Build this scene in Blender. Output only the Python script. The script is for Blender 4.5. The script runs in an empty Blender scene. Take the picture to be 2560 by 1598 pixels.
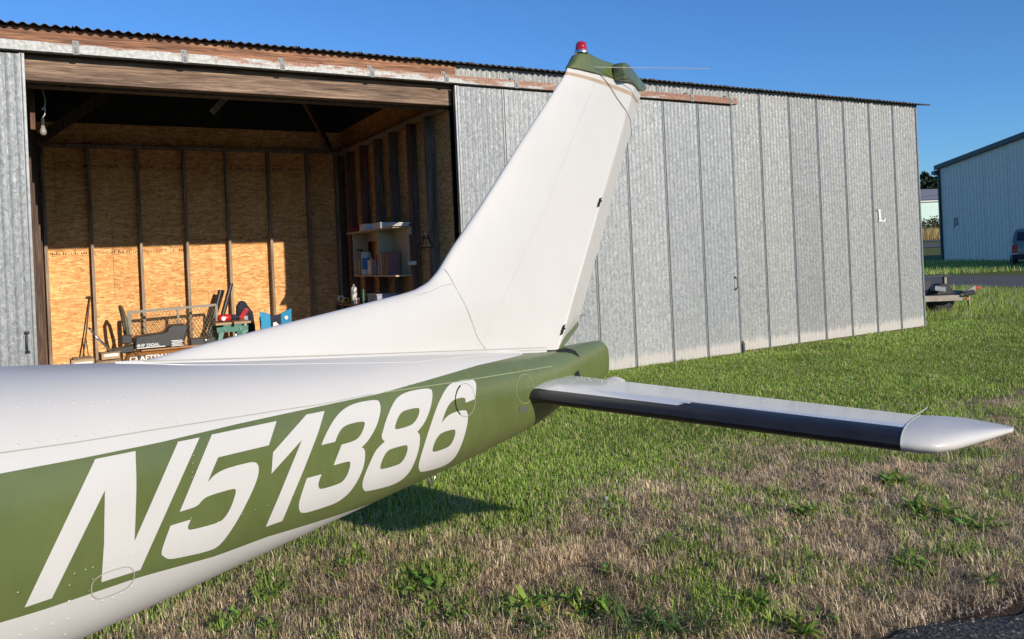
import bpy, bmesh, math, random, json
import numpy as np
from mathutils import Vector, Matrix
from mathutils.geometry import delaunay_2d_cdt

sc = bpy.context.scene
COL = sc.collection
R = math.radians
rng = np.random.default_rng(7)
random.seed(7)

# ------------------------------------------------------------------ camera
H = 1.6
ROLL = 0.045
cam = bpy.data.cameras.new('camera')
cam.sensor_width = 36.0
cam.lens = 36.0 * 1950.0 / 2560.0
cam.shift_y = -(799.0 - 638.0) / 2560.0
cam.clip_start = 0.05
cam.clip_end = 3000
camo = bpy.data.objects.new('camera', cam)
COL.objects.link(camo)
camo.matrix_world = (Matrix.Translation((0, 0, H)) @ Matrix.Rotation(R(90), 4, 'X') @ Matrix.Rotation(ROLL * -1.0, 4, 'Z'))
sc.camera = camo

# ------------------------------------------------------------------ sky and sun
SUN_EL = R(17.5)
SUN_DIR = Vector((0.664, -0.748, 0)).normalized()          # horizontal direction towards the sun
w = bpy.data.worlds.new('World')
sc.world = w
w.use_nodes = True
nt = w.node_tree
bg = nt.nodes['Background']
sky = nt.nodes.new('ShaderNodeTexSky')
sky.sky_type = 'NISHITA'
sky.sun_disc = False
sky.sun_elevation = SUN_EL
sky.sun_rotation = math.atan2(SUN_DIR.x, SUN_DIR.y)
sky.altitude = 0
sky.air_density = 1.0
sky.dust_density = 0.15
sky.ozone_density = 3.0
hs = nt.nodes.new('ShaderNodeMix'); hs.data_type = 'RGBA'; hs.blend_type = 'MULTIPLY'; hs.inputs[0].default_value = 1.0
hs.inputs[7].default_value = (.57, .96, 1.45, 1)          # deeper blue of a clear dry evening
nt.links.new(sky.outputs[0], hs.inputs[6])
nt.links.new(hs.outputs[2], bg.inputs[0])
bg.inputs[1].default_value = 0.108
sl = bpy.data.lights.new('sun', 'SUN')
sl.energy = 4.9
sl.angle = R(0.5)
sl.color = (1.0, 0.89, 0.74)
so = bpy.data.objects.new('sun', sl)
COL.objects.link(so)
sv = Vector((SUN_DIR.x * math.cos(SUN_EL), SUN_DIR.y * math.cos(SUN_EL), math.sin(SUN_EL)))
so.rotation_euler = sv.to_track_quat('Z', 'Y').to_euler()
so.location = (8, -10, 12)
sc.view_settings.view_transform = 'Standard'
sc.view_settings.look = 'None'
sc.view_settings.exposure = 0.0
sc.view_settings.gamma = 1.0
sc.cycles.max_bounces = 8
sc.cycles.diffuse_bounces = 4

# ------------------------------------------------------------------ helpers
class MB:
    """collects geometry for one mesh object"""
    def __init__(s):
        s.v = []; s.f = []; s.m = []
    def add(s, verts, faces, mi=0):
        o = len(s.v)
        s.v += [tuple(p) for p in verts]
        for f in faces:
            s.f.append(tuple(i + o for i in f)); s.m.append(mi)
        return s
    def box(s, x0, x1, y0, y1, z0, z1, mi=0):
        v = [(x0,y0,z0),(x1,y0,z0),(x1,y1,z0),(x0,y1,z0),(x0,y0,z1),(x1,y0,z1),(x1,y1,z1),(x0,y1,z1)]
        return s.add(v, [(0,3,2,1),(4,5,6,7),(0,1,5,4),(1,2,6,5),(2,3,7,6),(3,0,4,7)], mi)
    def bar(s, a, b, wd, ht=None, up=(0,0,1), mi=0):
        a = Vector(a); b = Vector(b); ht = wd if ht is None else ht
        d = (b - a).normalized(); up = Vector(up)
        if abs(d.dot(up)) > .98: up = Vector((1,0,0))
        sx = d.cross(up).normalized(); sy = sx.cross(d)
        v = []
        for p in (a, b):
            for i, j in ((-1,-1),(1,-1),(1,1),(-1,1)):
                v.append(p + sx * i * wd / 2 + sy * j * ht / 2)
        return s.add(v, [(0,1,2,3),(7,6,5,4),(0,4,5,1),(1,5,6,2),(2,6,7,3),(3,7,4,0)], mi)
    def tube(s, pts, r, n=8, mi=0, caps=True):
        pts = [Vector(p) for p in pts]
        rs = r if isinstance(r, (list, tuple)) else [r] * len(pts)
        rings = []; prev = None
        for i, p in enumerate(pts):
            d = (pts[min(i+1, len(pts)-1)] - pts[max(i-1, 0)]).normalized()
            if prev is None:
                up = Vector((0,0,1)) if abs(d.z) < .95 else Vector((1,0,0))
                a = d.cross(up).normalized()
            else:
                a = (prev - d * prev.dot(d)).normalized()
            prev = a; b = d.cross(a)
            rings.append([p + (a * math.cos(2*math.pi*k/n) + b * math.sin(2*math.pi*k/n)) * rs[i] for k in range(n)])
        v = [q for rr in rings for q in rr]; f = []
        for i in range(len(pts)-1):
            for k in range(n):
                f.append((i*n+k, i*n+(k+1)%n, (i+1)*n+(k+1)%n, (i+1)*n+k))
        if caps:
            f.append(tuple(reversed(range(n)))); f.append(tuple((len(pts)-1)*n+k for k in range(n)))
        return s.add(v, f, mi)
    def lathe(s, prof, c=(0,0,0), n=16, axis='z', mi=0):
        v = []; f = []
        for r, h in prof:
            for k in range(n):
                a = 2*math.pi*k/n
                if axis == 'z': p = (c[0]+r*math.cos(a), c[1]+r*math.sin(a), c[2]+h)
                elif axis == 'x': p = (c[0]+h, c[1]+r*math.cos(a), c[2]+r*math.sin(a))
                else: p = (c[0]+r*math.cos(a), c[1]+h, c[2]+r*math.sin(a))
                v.append(p)
        for i in range(len(prof)-1):
            for k in range(n):
                q = (i*n+k, i*n+(k+1)%n, (i+1)*n+(k+1)%n, (i+1)*n+k)
                f.append(q if axis != 'y' else tuple(reversed(q)))
        f.append(tuple(reversed(range(n)))); f.append(tuple((len(prof)-1)*n+k for k in range(n)))
        return s.add(v, f, mi)
    def grid(s, rows, mi=0, closed=False, mats=None):
        nr = len(rows); nc = len(rows[0]); f = []; o = len(s.v)
        s.v += [tuple(p) for r in rows for p in r]
        for i in range(nr-1):
            for j in range(nc if closed else nc-1):
                s.f.append((o+i*nc+j, o+i*nc+(j+1)%nc, o+(i+1)*nc+(j+1)%nc, o+(i+1)*nc+j))
                s.m.append(mats(i, j) if mats else mi)
        return s
    def prism(s, poly, y0, y1, axis='y', mi=0):
        """poly of (a, b) extruded along an axis"""
        n = len(poly)
        def P(a, b, c):
            return {'y': (a, c, b), 'x': (c, a, b), 'z': (a, b, c)}[axis]
        v = [P(a, b, y0) for a, b in poly] + [P(a, b, y1) for a, b in poly]
        f = [tuple(range(n)), tuple(reversed(range(n, 2*n)))]
        for i in range(n):
            f.append((i, i+n, (i+1) % n + n, (i+1) % n))
        return s.add(v, f, mi)
    def mesh(s, name, mats, smooth=False, recalc=True, sharp=None):
        me = bpy.data.meshes.new(name)
        me.from_pydata(s.v, [], s.f)
        for m in (mats if isinstance(mats, (list, tuple)) else [mats]):
            me.materials.append(m)
        if len(set(s.m)) > 1:
            me.polygons.foreach_set('material_index', s.m)
        if recalc:
            bm = bmesh.new(); bm.from_mesh(me)
            bmesh.ops.recalc_face_normals(bm, faces=bm.faces); bm.to_mesh(me); bm.free()
        if smooth:
            me.polygons.foreach_set('use_smooth', [True] * len(me.polygons))
            if sharp is not None:
                me.set_sharp_from_angle(angle=R(sharp))
        me.update()
        return me
    def build(s, name, mats, parent=None, smooth=False, loc=None, rot=None, recalc=True, sharp=None, bevel=0):
        o = bpy.data.objects.new(name, s.mesh(name, mats, smooth, recalc, sharp))
        COL.objects.link(o)
        if parent: o.parent = parent
        if loc is not None: o.location = loc
        if rot is not None: o.rotation_euler = rot
        if bevel:
            b = o.modifiers.new('bevel', 'BEVEL'); b.width = bevel; b.segments = 2; b.limit_method = 'ANGLE'; b.angle_limit = R(40)
        return o

def tag(o, label=None, cat=None, group=None, kind=None):
    if label: o['label'] = label
    if cat: o['category'] = cat
    if group: o['group'] = group
    if kind: o['kind'] = kind
    return o
def empty(name, loc=(0,0,0), rz=0, label=None, cat=None, group=None):
    o = bpy.data.objects.new(name, None)
    o.empty_display_size = .1
    COL.objects.link(o); o.location = loc; o.rotation_euler = (0, 0, rz)
    return tag(o, label, cat, group)
def inst(src, name, parent, loc=None, rot=None, scale=None):
    o = bpy.data.objects.new(name, src.data)
    COL.objects.link(o)
    if parent: o.parent = parent
    if loc is not None: o.location = loc
    if rot is not None: o.rotation_euler = rot
    if scale is not None: o.scale = scale
    return o
def text_obj(name, txt, size, mat, parent, loc, rot, extrude=.0008, sx=1.0, shear=0, bold=0.0):
    cu = bpy.data.curves.new(name, 'FONT'); cu.body = txt; cu.size = size; cu.extrude = extrude; cu.shear = shear
    cu.offset = bold; cu.resolution_u = 3
    tmp = bpy.data.objects.new(name, cu); COL.objects.link(tmp)
    bpy.context.view_layer.update()
    me = bpy.data.meshes.new_from_object(tmp.evaluated_get(bpy.context.evaluated_depsgraph_get()))
    bpy.data.objects.remove(tmp); me.name = name
    me.materials.clear(); me.materials.append(mat)
    o = bpy.data.objects.new(name, me); COL.objects.link(o)
    o.parent = parent; o.location = loc; o.rotation_euler = rot; o.scale = (sx, 1, 1)
    return o

# ------------------------------------------------------------------ materials
def newmat(name):
    m = bpy.data.materials.new(name); m.use_nodes = True
    t = m.node_tree; b = t.nodes['Principled BSDF']
    return m, t, b
def N(t, typ, **kw):
    n = t.nodes.new(typ)
    for k, v in kw.items():
        if k in n.inputs.keys() if hasattr(n.inputs, 'keys') else False: n.inputs[k].default_value = v
        else: setattr(n, k, v)
    return n
def ramp(t, fac, stops):
    r = t.nodes.new('ShaderNodeValToRGB')
    e = r.color_ramp.elements
    while len(e) < len(stops): e.new(.5)
    for i, (p, c) in enumerate(stops):
        e[i].position = p; e[i].color = (c[0], c[1], c[2], 1)
    t.links.new(fac, r.inputs[0])
    return r.outputs[0]
def coords(t, scale=(1,1,1), rot=(0,0,0), kind='Object'):
    tc = t.nodes.new('ShaderNodeTexCoord'); mp = t.nodes.new('ShaderNodeMapping')
    mp.inputs['Scale'].default_value = scale; mp.inputs['Rotation'].default_value = rot
    t.links.new(tc.outputs[kind], mp.inputs[0])
    return mp.outputs[0]
def noise(t, vec, scale, detail=4, rough=.55, dist=0):
    n = t.nodes.new('ShaderNodeTexNoise')
    n.inputs['Scale'].default_value = scale; n.inputs['Detail'].default_value = detail
    n.inputs['Roughness'].default_value = rough; n.inputs['Distortion'].default_value = dist
    if vec is not None: t.links.new(vec, n.inputs['Vector'])
    return n
def mixc(t, fac, a, b, mode='MIX'):
    m = t.nodes.new('ShaderNodeMix'); m.data_type = 'RGBA'; m.blend_type = mode
    for i, x in ((0, fac), (6, a), (7, b)):
        if isinstance(x, (int, float)): m.inputs[i].default_value = x
        elif isinstance(x, tuple): m.inputs[i].default_value = (*x, 1)
        else: t.links.new(x, m.inputs[i])
    return m.outputs[2]
def bump(t, b, h, strength=.3, dist=.01):
    n = t.nodes.new('ShaderNodeBump'); n.inputs['Strength'].default_value = strength; n.inputs['Distance'].default_value = dist
    t.links.new(h, n.inputs['Height']); t.links.new(n.outputs[0], b.inputs['Normal'])
def plain(name, col, rough=.5, metal=0, var=.12, scale=9, bmp=0, coat=0, spec=None):
    m, t, b = newmat(name)
    n = noise(t, coords(t), scale, 5)
    lo = tuple(c * (1 - var) for c in col); hi = tuple(min(1, c * (1 + var)) for c in col)
    t.links.new(ramp(t, n.outputs[0], [(.3, lo), (.7, hi)]), b.inputs['Base Color'])
    b.inputs['Roughness'].default_value = rough; b.inputs['Metallic'].default_value = metal
    if coat: b.inputs['Coat Weight'].default_value = coat; b.inputs['Coat Roughness'].default_value = .08
    if spec is not None: b.inputs['Specular IOR Level'].default_value = spec
    if bmp: bump(t, b, n.outputs[0], bmp, .004)
    return m

def galv(name, lo, hi, scale=34, dust=True, metal=.17):
    m, t, b = newmat(name)
    c = coords(t, (1, 1, .62))
    nz = noise(t, c, 14, 3)
    vm = t.nodes.new('ShaderNodeMixRGB'); vm.blend_type = 'LINEAR_LIGHT'; vm.inputs[0].default_value = .035
    t.links.new(c, vm.inputs[1]); t.links.new(nz.outputs['Color'], vm.inputs[2])
    vo = t.nodes.new('ShaderNodeTexVoronoi'); vo.inputs['Scale'].default_value = scale
    t.links.new(vm.outputs[0], vo.inputs['Vector'])
    sp = t.nodes.new('ShaderNodeSeparateColor'); t.links.new(vo.outputs['Color'], sp.inputs[0])
    col = ramp(t, sp.outputs[0], [(0, lo), (.45, tuple((x+y)/2.1 for x, y in zip(lo, hi))), (1, hi)])
    big = noise(t, coords(t, (1.3, 1, .25)), 2.0, 5)
    col = mixc(t, .55, col, ramp(t, big.outputs[0], [(.3, (.82,.83,.84)), (.72, (1.0,1.0,.98))]), 'MULTIPLY')
    oi = t.nodes.new('ShaderNodeObjectInfo')
    col = mixc(t, 1.0, col, ramp(t, oi.outputs['Random'], [(0, (.88,.89,.90)), (1, (1.10,1.09,1.07))]), 'MULTIPLY')
    rough = ramp(t, sp.outputs[1], [(0, (.48,)*3), (1, (.68,)*3)])
    if dust:
        tc = t.nodes.new('ShaderNodeTexCoord'); sx = t.nodes.new('ShaderNodeSeparateXYZ'); t.links.new(tc.outputs['Object'], sx.inputs[0])
        n2 = noise(t, coords(t, (6, 1, .6)), 3, 4)
        ad = t.nodes.new('ShaderNodeMath'); ad.operation = 'MULTIPLY_ADD'; ad.inputs[1].default_value = .22; t.links.new(n2.outputs[0], ad.inputs[0]); t.links.new(sx.outputs[2], ad.inputs[2])
        f = ramp(t, ad.outputs[0], [(.25, (.85,)*3), (.33, (.1,)*3), (.7, (0,)*3)])
        col = mixc(t, f, col, (.50, .47, .43))
    t.links.new(col, b.inputs['Base Color']); t.links.new(rough, b.inputs['Roughness'])
    b.inputs['Metallic'].default_value = metal
    return m

def wood(name, cols, grain=(1.2, 30, 30), rough=.75, scale=2.0, bmp=.35, knots=True):
    m, t, b = newmat(name)
    c = coords(t, grain)
    n = noise(t, c, scale, 8, .62, 1.2)
    col = ramp(t, n.outputs[0], [(.33, cols[0]), (.49, cols[1]), (.66, cols[2])])
    n2 = noise(t, coords(t, tuple(g*.22+.25 for g in grain)), 2.4, 4)
    col = mixc(t, .75, col, ramp(t, n2.outputs[0], [(.36, (.42,.38,.36)), (.58, (1,1,1))]), 'MULTIPLY')
    if knots:
        vo = t.nodes.new('ShaderNodeTexVoronoi'); vo.inputs['Scale'].default_value = 3.0
        t.links.new(coords(t, (.75, 1.2, 1.7)), vo.inputs['Vector'])
        kf = ramp(t, vo.outputs['Distance'], [(.05, (.85,)*3), (.11, (0,)*3)])
        col = mixc(t, kf, col, tuple(x * .28 for x in cols[0]))
    t.links.new(col, b.inputs['Base Color']); b.inputs['Roughness'].default_value = rough
    bump(t, b, n.outputs[0], bmp, .006)
    return m

def osb(name, k=1.16, plane='xz'):
    m, t, b = newmat(name)
    layers = []
    for i, (sa, sb, ro, sd) in enumerate(((11, 62, .16, 1), (13, 56, -.28, 2), (28, 24, .8, 3))):
        tc = t.nodes.new('ShaderNodeTexCoord'); sx = t.nodes.new('ShaderNodeSeparateXYZ'); t.links.new(tc.outputs['Object'], sx.inputs[0])
        cb = t.nodes.new('ShaderNodeCombineXYZ')
        t.links.new(sx.outputs[0 if plane == 'xz' else 1], cb.inputs[0]); t.links.new(sx.outputs[2], cb.inputs[1])
        cb.inputs[2].default_value = sd * 3.7
        nz = noise(t, cb.outputs[0], 3.5, 2)
        ad = t.nodes.new('ShaderNodeMixRGB'); ad.blend_type = 'LINEAR_LIGHT'; ad.inputs[0].default_value = .045
        t.links.new(cb.outputs[0], ad.inputs[1]); t.links.new(nz.outputs['Color'], ad.inputs[2])
        mp = t.nodes.new('ShaderNodeMapping'); mp.inputs['Rotation'].default_value = (0, 0, ro); mp.inputs['Scale'].default_value = (sa, sb, 1)
        t.links.new(ad.outputs[0], mp.inputs[0])
        vo = t.nodes.new('ShaderNodeTexVoronoi'); vo.voronoi_dimensions = '2D'; vo.inputs['Scale'].default_value = 1.0
        t.links.new(mp.outputs[0], vo.inputs['Vector'])
        s2 = t.nodes.new('ShaderNodeSeparateColor'); t.links.new(vo.outputs['Color'], s2.inputs[0])
        layers.append(s2)
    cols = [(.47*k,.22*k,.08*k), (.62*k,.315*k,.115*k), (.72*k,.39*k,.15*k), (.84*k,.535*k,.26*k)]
    def rp(s): return ramp(t, s.outputs[0], [(0, cols[0]), (.3, cols[1]), (.65, cols[2]), (1, cols[3])])
    gt = t.nodes.new('ShaderNodeMath'); gt.operation = 'GREATER_THAN'; gt.inputs[1].default_value = .5; t.links.new(layers[0].outputs[1], gt.inputs[0])
    col = mixc(t, gt.outputs[0], rp(layers[0]), rp(layers[1]))
    gt2 = t.nodes.new('ShaderNodeMath'); gt2.operation = 'GREATER_THAN'; gt2.inputs[1].default_value = .78; t.links.new(layers[1].outputs[1], gt2.inputs[0])
    col = mixc(t, gt2.outputs[0], col, rp(layers[2]))
    oi = t.nodes.new('ShaderNodeObjectInfo')
    col = mixc(t, 1.0, col, ramp(t, oi.outputs['Random'], [(0, (.90,.88,.86)), (1, (1.06,1.06,1.08))]), 'MULTIPLY')
    st_ = noise(t, coords(t), 1.3, 4)
    col = mixc(t, .5, col, ramp(t, st_.outputs[0], [(.35, (.80,.76,.72)), (.6, (1,1,1))]), 'MULTIPLY')
    t.links.new(col, b.inputs['Base Color']); b.inputs['Roughness'].default_value = .8; b.inputs['Specular IOR Level'].default_value = .25
    bump(t, b, layers[0].outputs[0], .25, .004)
    return m

def paint(name, col, rough=.34, dirt=.10, coat=.3, dent=.02, croug=.22):
    """aircraft paint: gloss, faint chalking and dust, very slight skin waviness"""
    m, t, b = newmat(name)
    n1 = noise(t, coords(t, (1, 1, 1)), 3.0, 6, .6)
    n2 = noise(t, coords(t, (1, 1, .35)), 26, 4, .6)
    c = mixc(t, dirt, col, ramp(t, n1.outputs[0], [(.35, (.62,.60,.52)), (.65, (1,1,1))]), 'MULTIPLY')
    c = mixc(t, dirt * .8, c, ramp(t, n2.outputs[0], [(.4, (.75,.74,.70)), (.6, (1,1,1))]), 'MULTIPLY')
    t.links.new(c, b.inputs['Base Color'])
    t.links.new(ramp(t, n1.outputs[0], [(.3, (rough,)*3), (.7, (rough * 1.7,)*3)]), b.inputs['Roughness'])
    b.inputs['Coat Weight'].default_value = coat; b.inputs['Coat Roughness'].default_value = croug
    n3 = noise(t, coords(t, (1, 1, 1)), 5.5, 2)
    bump(t, b, n3.outputs[0], dent * 2, .008)
    return m

M = {}
M['white'] = paint('white_aircraft_paint', (.575, .565, .535), dirt=.05, coat=.15, croug=.35)
M['green'] = paint('green_aircraft_paint', (.124, .156, .049), rough=.26, dirt=.35, coat=.35)
M['tan'] = plain('tan_pinstripe', (.42, .31, .20), .4)
M['boot'] = plain('black_leading_edge_paint', (.016, .016, .018), .38, coat=.08, var=.3)
M['rubber'] = plain('black_rubber', (.02, .02, .02), .7, var=.3)
M['black'] = plain('black_opening', (.006, .006, .007), .8)
M['red_lens'] = plain('red_beacon_lens', (.42, .012, .02), .12, coat=.8)
M['alu'] = plain('bare_aluminium', (.62, .62, .62), .3, .9)
M['seam'] = plain('panel_seam_grime', (.36, .35, .31), .6)
M['seam_green'] = plain('panel_edge_chalk', (.27, .31, .16), .5)
M['rod'] = plain('antenna_rod', (.55, .53, .48), .4, .5)
M['wick'] = plain('dark_cord', (.05, .05, .05), .6)
M['galv_wall'] = galv('galvanized_wall_steel', (.195,.207,.209), (.345,.357,.352), 60)
M['galv_door'] = galv('galvanized_door_steel', (.222,.238,.245), (.385,.402,.407), 60)
M['galv_plain'] = plain('galvanized_trim', (.25, .262, .268), .45, .4, .2, 20)
M['roofsheet'] = plain('dark_roof_sheet', (.10, .10, .105), .55, .3, .3, 6)
M['beam'] = wood('weathered_beam_wood', ((.075,.043,.028), (.20,.125,.082), (.42,.29,.19)))
M['fascia'] = wood('orange_fascia_wood', ((.075,.032,.018), (.26,.115,.058), (.52,.26,.13)), bmp=.25)
M['stud'] = wood('grey_stud_wood', ((.17,.125,.09), (.32,.245,.18), (.46,.37,.28)), grain=(30,30,1.2), knots=False)
M['darkwood'] = wood('old_dark_wood', ((.05,.03,.02), (.10,.06,.04), (.16,.10,.07)), grain=(20,20,1.5), knots=False)
M['osb'] = osb('strand_board')
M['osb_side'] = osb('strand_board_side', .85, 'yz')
M['print'] = plain('faded_board_stamp', (.10, .055, .03), .9, var=.4, scale=40)
M['concrete'] = plain('concrete_floor', (.30, .28, .25), .8, var=.2, scale=3)
M['roofin'] = plain('tarred_roof_underside', (.03, .028, .026), .9, var=.3)

def track_mat():
    m, t, b = newmat('rusty_track_steel')
    n = noise(t, coords(t, (1.6, 1, 9)), 2.3, 6, .6)
    n2 = noise(t, coords(t, (1, 1, 1)), 30, 4)
    base = ramp(t, n2.outputs[0], [(.35, (.30,.31,.30)), (.65, (.48,.49,.47))])
    sx = t.nodes.new('ShaderNodeSeparateXYZ'); tc = t.nodes.new('ShaderNodeTexCoord'); t.links.new(tc.outputs['Object'], sx.inputs[0])
    a = t.nodes.new('ShaderNodeMath'); a.operation = 'MULTIPLY_ADD'; a.inputs[1].default_value = .05; a.inputs[2].default_value = -10.87
    t.links.new(sx.outputs[0], a.inputs[0])
    az_ = t.nodes.new('ShaderNodeMath'); az_.operation = 'MULTIPLY'; az_.inputs[1].default_value = 3.0; t.links.new(sx.outputs[2], az_.inputs[0])
    a3 = t.nodes.new('ShaderNodeMath'); a3.operation = 'ADD'; t.links.new(a.outputs[0], a3.inputs[0]); t.links.new(az_.outputs[0], a3.inputs[1])
    a2 = t.nodes.new('ShaderNodeMath'); a2.operation = 'ADD'; t.links.new(n.outputs[0], a2.inputs[0]); t.links.new(a3.outputs[0], a2.inputs[1])
    f = ramp(t, a2.outputs[0], [(.50, (0,)*3), (.66, (.9,)*3)])
    col = mixc(t, f, base, ramp(t, n2.outputs[0], [(.3, (.15,.055,.025)), (.7, (.34,.16,.085))]))
    t.links.new(col, b.inputs['Base Color']); b.inputs['Roughness'].default_value = .6; b.inputs['Metallic'].default_value = .2
    return m
M['track'] = track_mat()

D_ANT = (-1.031, .371, 2.53)
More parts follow.
